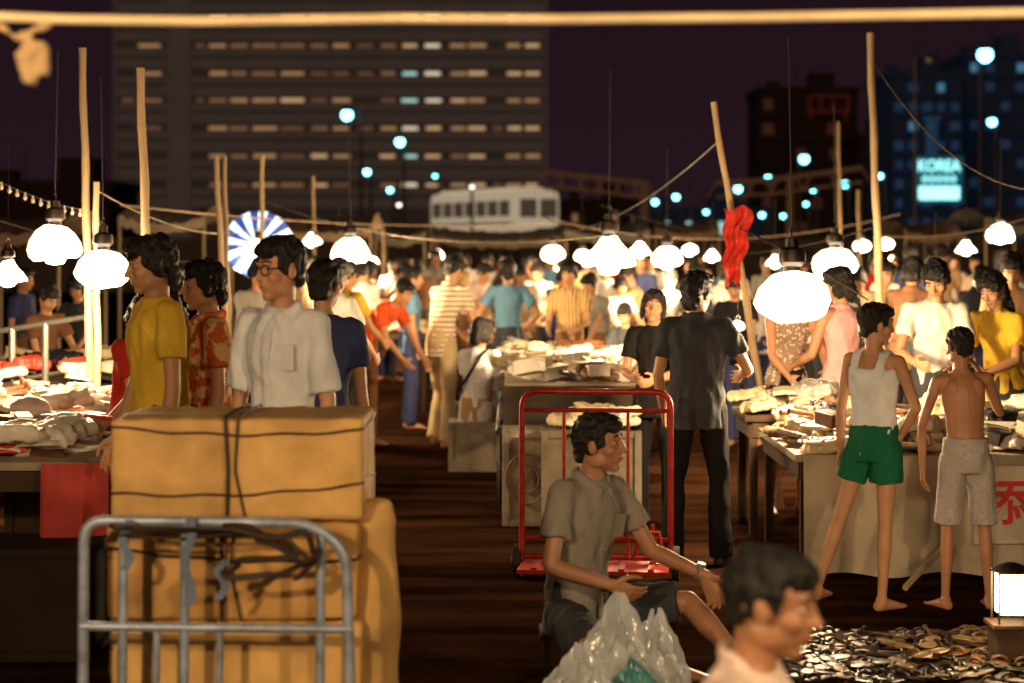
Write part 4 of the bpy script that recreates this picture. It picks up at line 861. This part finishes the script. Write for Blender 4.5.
# ---------------------------------------------------------------- foreground trolley with cartons
PAR=mat('parcel_canvas',(.58,.35,.12),.75,bump=.8,bscale=7,var=.42,vscale=4.5); PAR2=mat('parcel_canvas_dark',(.50,.28,.09),.75,bump=.8,bscale=7,var=.45,vscale=4)
def parcel(x0,x1,y0,y1,z0,z1,m,label,seed):
    b=N(); box(b,((x0+x1)/2,(y0+y1)/2,(z0+z1)/2),(x1-x0,y1-y0,z1-z0),bev=.012)
    c=V(((x0+x1)/2,(y0+y1)/2,z0)); 
    for v in b.verts: v.co-=c
    me=remesh(b,.012,1,.0065,8,seed,(1,1,1))
    r=empty('wrapped_carton',c,0,label,'carton','cartons on the foreground trolley')
    me.materials.append(m); obj('carton_body',None,None,r,me=me); return r
r1_=parcel(-1.305,-.485,6.5,7.05,.87,1.20,PAR,'topmost of the three yellow-brown wrapped cartons',1)
r2_=parcel(-1.32,-.50,6.5,7.03,.545,.863,PAR2,'middle wrapped carton behind the trolley frame',2)
r3_=parcel(-1.31,-.49,6.5,7.04,.20,.54,PAR,'lowest wrapped carton at the bottom of the stack',3)
STR=mat('black_cord',(.03,.018,.012),.6)
for rr_,h in((r1_,.33),(r2_,.318)):
    b=N(); 
    for k_,xx in enumerate((-.03,.012)):
        sweep(b,tubepath([(xx+.02*k_,-.284,0.0),(xx+.004-.02*k_,-.286,h*.5),(xx-.006,-.282,h+.006),(xx,0,h+.012),(xx,.275,h+.006),(xx,.285,0)],.012,3),.006-.002*k_,6)
    obj('vertical_cord',b,STR,rr_)
for rr_,zz,dy in((r1_,.09,.03),(r1_,.305,-.01),(r2_,.24,-.04)):
    b=N(); hw=.412; n_=16; sweep(b,[(-hw+.824*i/n_,-.280,zz+dy*(i/n_)+.004*math.sin(i*1.3)-.02*math.sin(PI*i/n_)) for i in range(n_+1)]+[(hw+.003,.0,zz+dy),(hw,.27,zz)],.0042,6); obj('horizontal_cord',b,STR,rr_)
b=N(); lathe(b,[(0,0),(.085,.01),(.094,.08),(.090,.3),(.094,.5),(.085,.7),(.06,.76),(0,.77)],n=20); me=remesh(b,.014,2,.016,6,4); me.materials.append(PAR); 
o=obj('rolled_bale',None,None,me=me); o.location=(-.465,6.66,.15); tag(o,'upright rolled canvas bale right of the wrapped cartons','bale')
ft=empty('hand_trolley',(-.93,6.33,0),0,'grey-blue tubular trolley carrying the wrapped cartons in the foreground','trolley')
W=.425
b=N(); sweep(b,tubepath([(-W-.005,0,.1),(-W,0,.895),(-W+.72,0,.885),(W-.02,.0,.80),(W,0,.1)],.07),.0175,12); obj('frame_hoop',b,STEEL,ft)
for xx,zt in((-.305,.885),(-.11,.885),(.32,.845),(-.20,.56),(0.0,.56)): b=N(); sweep(b,[(xx,-.002,.1),(xx+.006,.0,zt)],.0155 if zt>.6 else .012,10); obj('upright',b,STEEL,ft)
for zz in(.56,.33): b=N(); sweep(b,[(-W-.01,-.004,zz),(W,-.004,zz-.01)],.015,10); obj('crossbar',b,STEEL,ft)
b=N(); box(b,(0,.42,.15),(.92,.8,.03),bev=.005); obj('platform',b,STEEL,ft)
for s in(-1,1):
    for yy in(.1,.75): b=N(); cone(b,(s*.36-.02,yy,.068),(s*.36+.02,yy,.068),.066,.066,20); obj('wheel',b,WIRE,ft)
BS=mat('blue_grey_strap',(.12,.16,.24),.8,bump=.3)
for i,(px,y0,y1) in enumerate(((188,516,605),(126,520,570),(222,560,600))):
    b=N(); n_=10; pts=[P(px+4*math.sin(k*.9+i),y0+(y1-y0)*k/n_,6.275+.004*math.sin(k)) for k in range(n_+1)]; prev=None
    for p in pts:
        cur=(b.verts.new(p-V((.014,0,0))),b.verts.new(p+V((.014,.006,0))))
        if prev: b.faces.new((prev[0],prev[1],cur[1],cur[0]))
        prev=cur
    tag(obj('hanging_strap',b,BS),['blue-grey strap hanging from the top bar near the middle of the grey trolley','short blue-grey strap at the upper left of the grey trolley','short blue-grey strap hanging below the cord tangle'][i],'strap')
def tang(seed,px,py,w,h,label,n=26,r=.007):
    rr=random.Random(seed); b=N(); pts=[]
    for i in range(n):
        t=i/n*2*PI*2.3; q=P(px+w*math.sin(t+rr.uniform(-.5,.5)),py+h*math.cos(t*.63+rr.uniform(-.4,.4)),6.27+.02*math.sin(i)); pts.append(q)
    out=[]
    for i in range(1,len(pts)-2):
        for k in range(4):
            t=k/4; p0,p1,p2,p3=pts[i-1],pts[i],pts[i+1],pts[i+2]
            out.append(.5*((2*p1)+(p2-p0)*t+(2*p0-5*p1+4*p2-p3)*t*t+(3*p1-p0-3*p2+p3)*t**3))
    sweep(b,out,r,6); tag(obj('elastic_cord',b,STR),label,'cord')
tang(4,272,552,48,26,'black tangled elastic cord hooked on the trolley frame',26,.0105)
tang(9,180,532,70,7,'thin black cord wound along the top bar of the grey trolley',12,.005)
# ---------------------------------------------------------------- plastic bags
PL=mat('thin_plastic',(.80,.87,.92),.14,bump=.45,bscale=26,spec=1.0,alpha=.42,var=.1); PLT=mat('teal_wrapper',(.12,.42,.42),.3,bump=.5,bscale=20,alpha=.8)
def bag(px,Y,s,seed,label,m=PL,zs=1.0,z=0,name='plastic_bag',neck=True):
    b=N(); bmesh.ops.create_icosphere(b,subdivisions=5,radius=1)
    off=V((seed*7.1,seed,0))
    for v in b.verts:
        c=v.co.copy(); a=math.atan2(c.y,c.x)
        q=V((c.x*3.2,c.y*3.2,c.z*1.1))+off
        d=1+.20*(.5-abs(noise.noise(q))*1.6)+.07*(.5-abs(noise.noise(q*2.4))*1.6)
        t=max(0,(c.z-.35)/.65)
        wv=1-.50*t+.20*t*math.sin(a*5+seed)
        zz=c.z*d*zs+ (t**1.3)*.34*zs*(1+.7*math.sin(a*2+seed)+.5*math.sin(a*5+seed*2))
        v.co=V((c.x*d*1.02*wv+.15*t*math.sin(seed),c.y*d*.85*wv,max(-.72,zz)))*s; v.co.z+=.72*s
    o=obj(name,b,m); o.location=((px-512)/2000*Y,Y,z); return tag(o,label,'bag')
bag(612,7.55,.168,1,'largest crumpled clear plastic bag in front of the sitting man',zs=1.15)
bag(578,7.45,.130,2,'crumpled clear plastic bag at the left of the pile',zs=.95)
bag(636,7.36,.115,5,'teal tinted plastic bag at the right of the pile',PLT,.9)
bag(650,7.6,.14,8,'small clear plastic bag on top right of the pile',zs=1.2)
bag(600,7.2,.12,11,'small clear plastic bag at the bottom edge of the pile',zs=.9)
bag(606,7.53,.11,14,'pale cloth bundle inside the largest plastic bag',mat('bundle_grey',(.55,.58,.58),.8),1.0,.03,'bundle')
st=empty('low_stool',((576-512)/2000*8.2,8.22,0),0,'low stool under the sitting man','stool')
b=N(); box(b,(0,0,.18),(.30,.26,.025),bev=.006); obj('seat',b,WOOD,st)
for sx_ in(-1,1):
    for sy in(-1,1): b=N(); box(b,(sx_*.12,sy*.1,.083),(.03,.03,.166)); obj('leg',b,WOOD,st)
st2=empty('low_stool',((703-512)/2000*4.45-.04,4.45,0),0,'low stool under the blurred foreground person','stool')
b=N(); box(b,(0,0,.21),(.30,.30,.025),bev=.006); obj('seat',b,WOOD,st2)
for sx_ in(-1,1):
    for sy in(-1,1): b=N(); box(b,(sx_*.12,sy*.1,.098),(.03,.03,.196)); obj('leg',b,WOOD,st2)
# ---------------------------------------------------------------- ground mat
b=N(); n_=24; G=[[b.verts.new((1.15+1.4*i/n_,7.9+1.2*j/n_,.008+.010*(noise.noise(V((i*.6,j*.6,0)))+.5))) for i in range(n_+1)] for j in range(n_+1)]
for j in range(n_):
    for i in range(n_): b.faces.new((G[j][i],G[j][i+1],G[j+1][i+1],G[j+1][i]))
tag(obj('ground_mat',b,mat('dark_mat_cloth',(.025,.016,.010),.9,spec=.1)),'dark cloth spread on the ground at the lower right under shiny wares','mat')
GM=mat('brassy_shine',(.22,.15,.07),.45,.3); GM2=mat('dark_leather_shine',(.020,.013,.009),.38,0,spec=.3); GM3=mat('tan_leather_shine',(.10,.05,.02),.5,spec=.3)
b=N()
for s in(-1,1):
    sweep(b,[(s*.036+.03*math.cos(a),.022*math.sin(a),.012) for a in[2*PI*k/14 for k in range(14)]],.005,6,True); ball(b,(s*.036,0,.012),(.028,.021,.004)); sweep(b,[(s*.066,0,.012),(s*.03,-.03,.010),(-s*.03,-.034,.008)],.0035,5)
sweep(b,[(-.01,0,.014),(.01,0,.014)],.0035,5)
me=bpy.data.meshes.new('sg'); b.to_mesh(me); b.free(); me.materials.append(GM)
rr=random.Random(5)
sm=PR['pair_of_sandals'][0]
for i in range(110):
    kd=i%4; x=rr.uniform(1.2,2.5); y=rr.uniform(7.95,9.0)
    if kd==0:
        o=obj('spectacles',None,None,me=me); setmat(o,[GM,GM2][i%8//4]); o.location=(x,y,.03+rr.random()*.02); s=rr.uniform(1,1.4); nm=('brassy' if i%8//4==0 else 'dark')+' pair of spectacles'; ct='spectacles'
    else:
        o=obj('pair_of_sandals',None,None,me=sm); m_=[GM2,GM3,GM2][i%3]; setmat(o,m_); o.location=(x,y,.016+rr.random()*.012); s=rr.uniform(.7,.95); nm={'dark_leather_shine':'dark glossy','tan_leather_shine':'tan glossy'}[m_.name]+' pair of sandals'; ct='sandals'
    o.rotation_euler=(rr.uniform(-.1,.1),rr.uniform(-.1,.1),rr.uniform(0,6.28)); o.scale=(s,s,s*.6)
    tag(o,nm+' scattered on the ground mat',ct,nm+' on the ground mat')
ln=empty('lantern',((1011-512)/2000*8.45,8.45,.0),0,'small bright square lantern standing low at the lower right edge','lantern')
b=N(); box(b,(0,0,.085),(.16,.16,.15),bev=.006); box(b,(0,0,.17),(.19,.19,.02),bev=.004); obj('base',b,WOOD,ln)
b=N(); box(b,(0,0,.30),(.115,.115,.17),bev=.01); obj('glass',b,mat('lantern_glow',(1,.9,.6),.4,emit=9,ecol=(1,.82,.5)),ln)
b=N()
for sx_ in(-1,1):
    for sy in(-1,1): box(b,(sx_*.066,sy*.066,.29),(.008,.008,.22))
lathe(b,[(.085,.395),(.05,.42),(.02,.43),(.0,.432)],n=16); box(b,(0,0,.392),(.13,.13,.010)); obj('cage',b,TANK,ln)
point(V(ln.location)+V((-.13,-.10,.34)),15,(1,.66,.32),.06)
b=N(); sweep(b,[P(905,588,9.9),P(945,545,10.3)],.016,8); tag(obj('wooden_stick',b,BAM),'pale stick leaning against the cloth between the two boys','stick')
print('done')
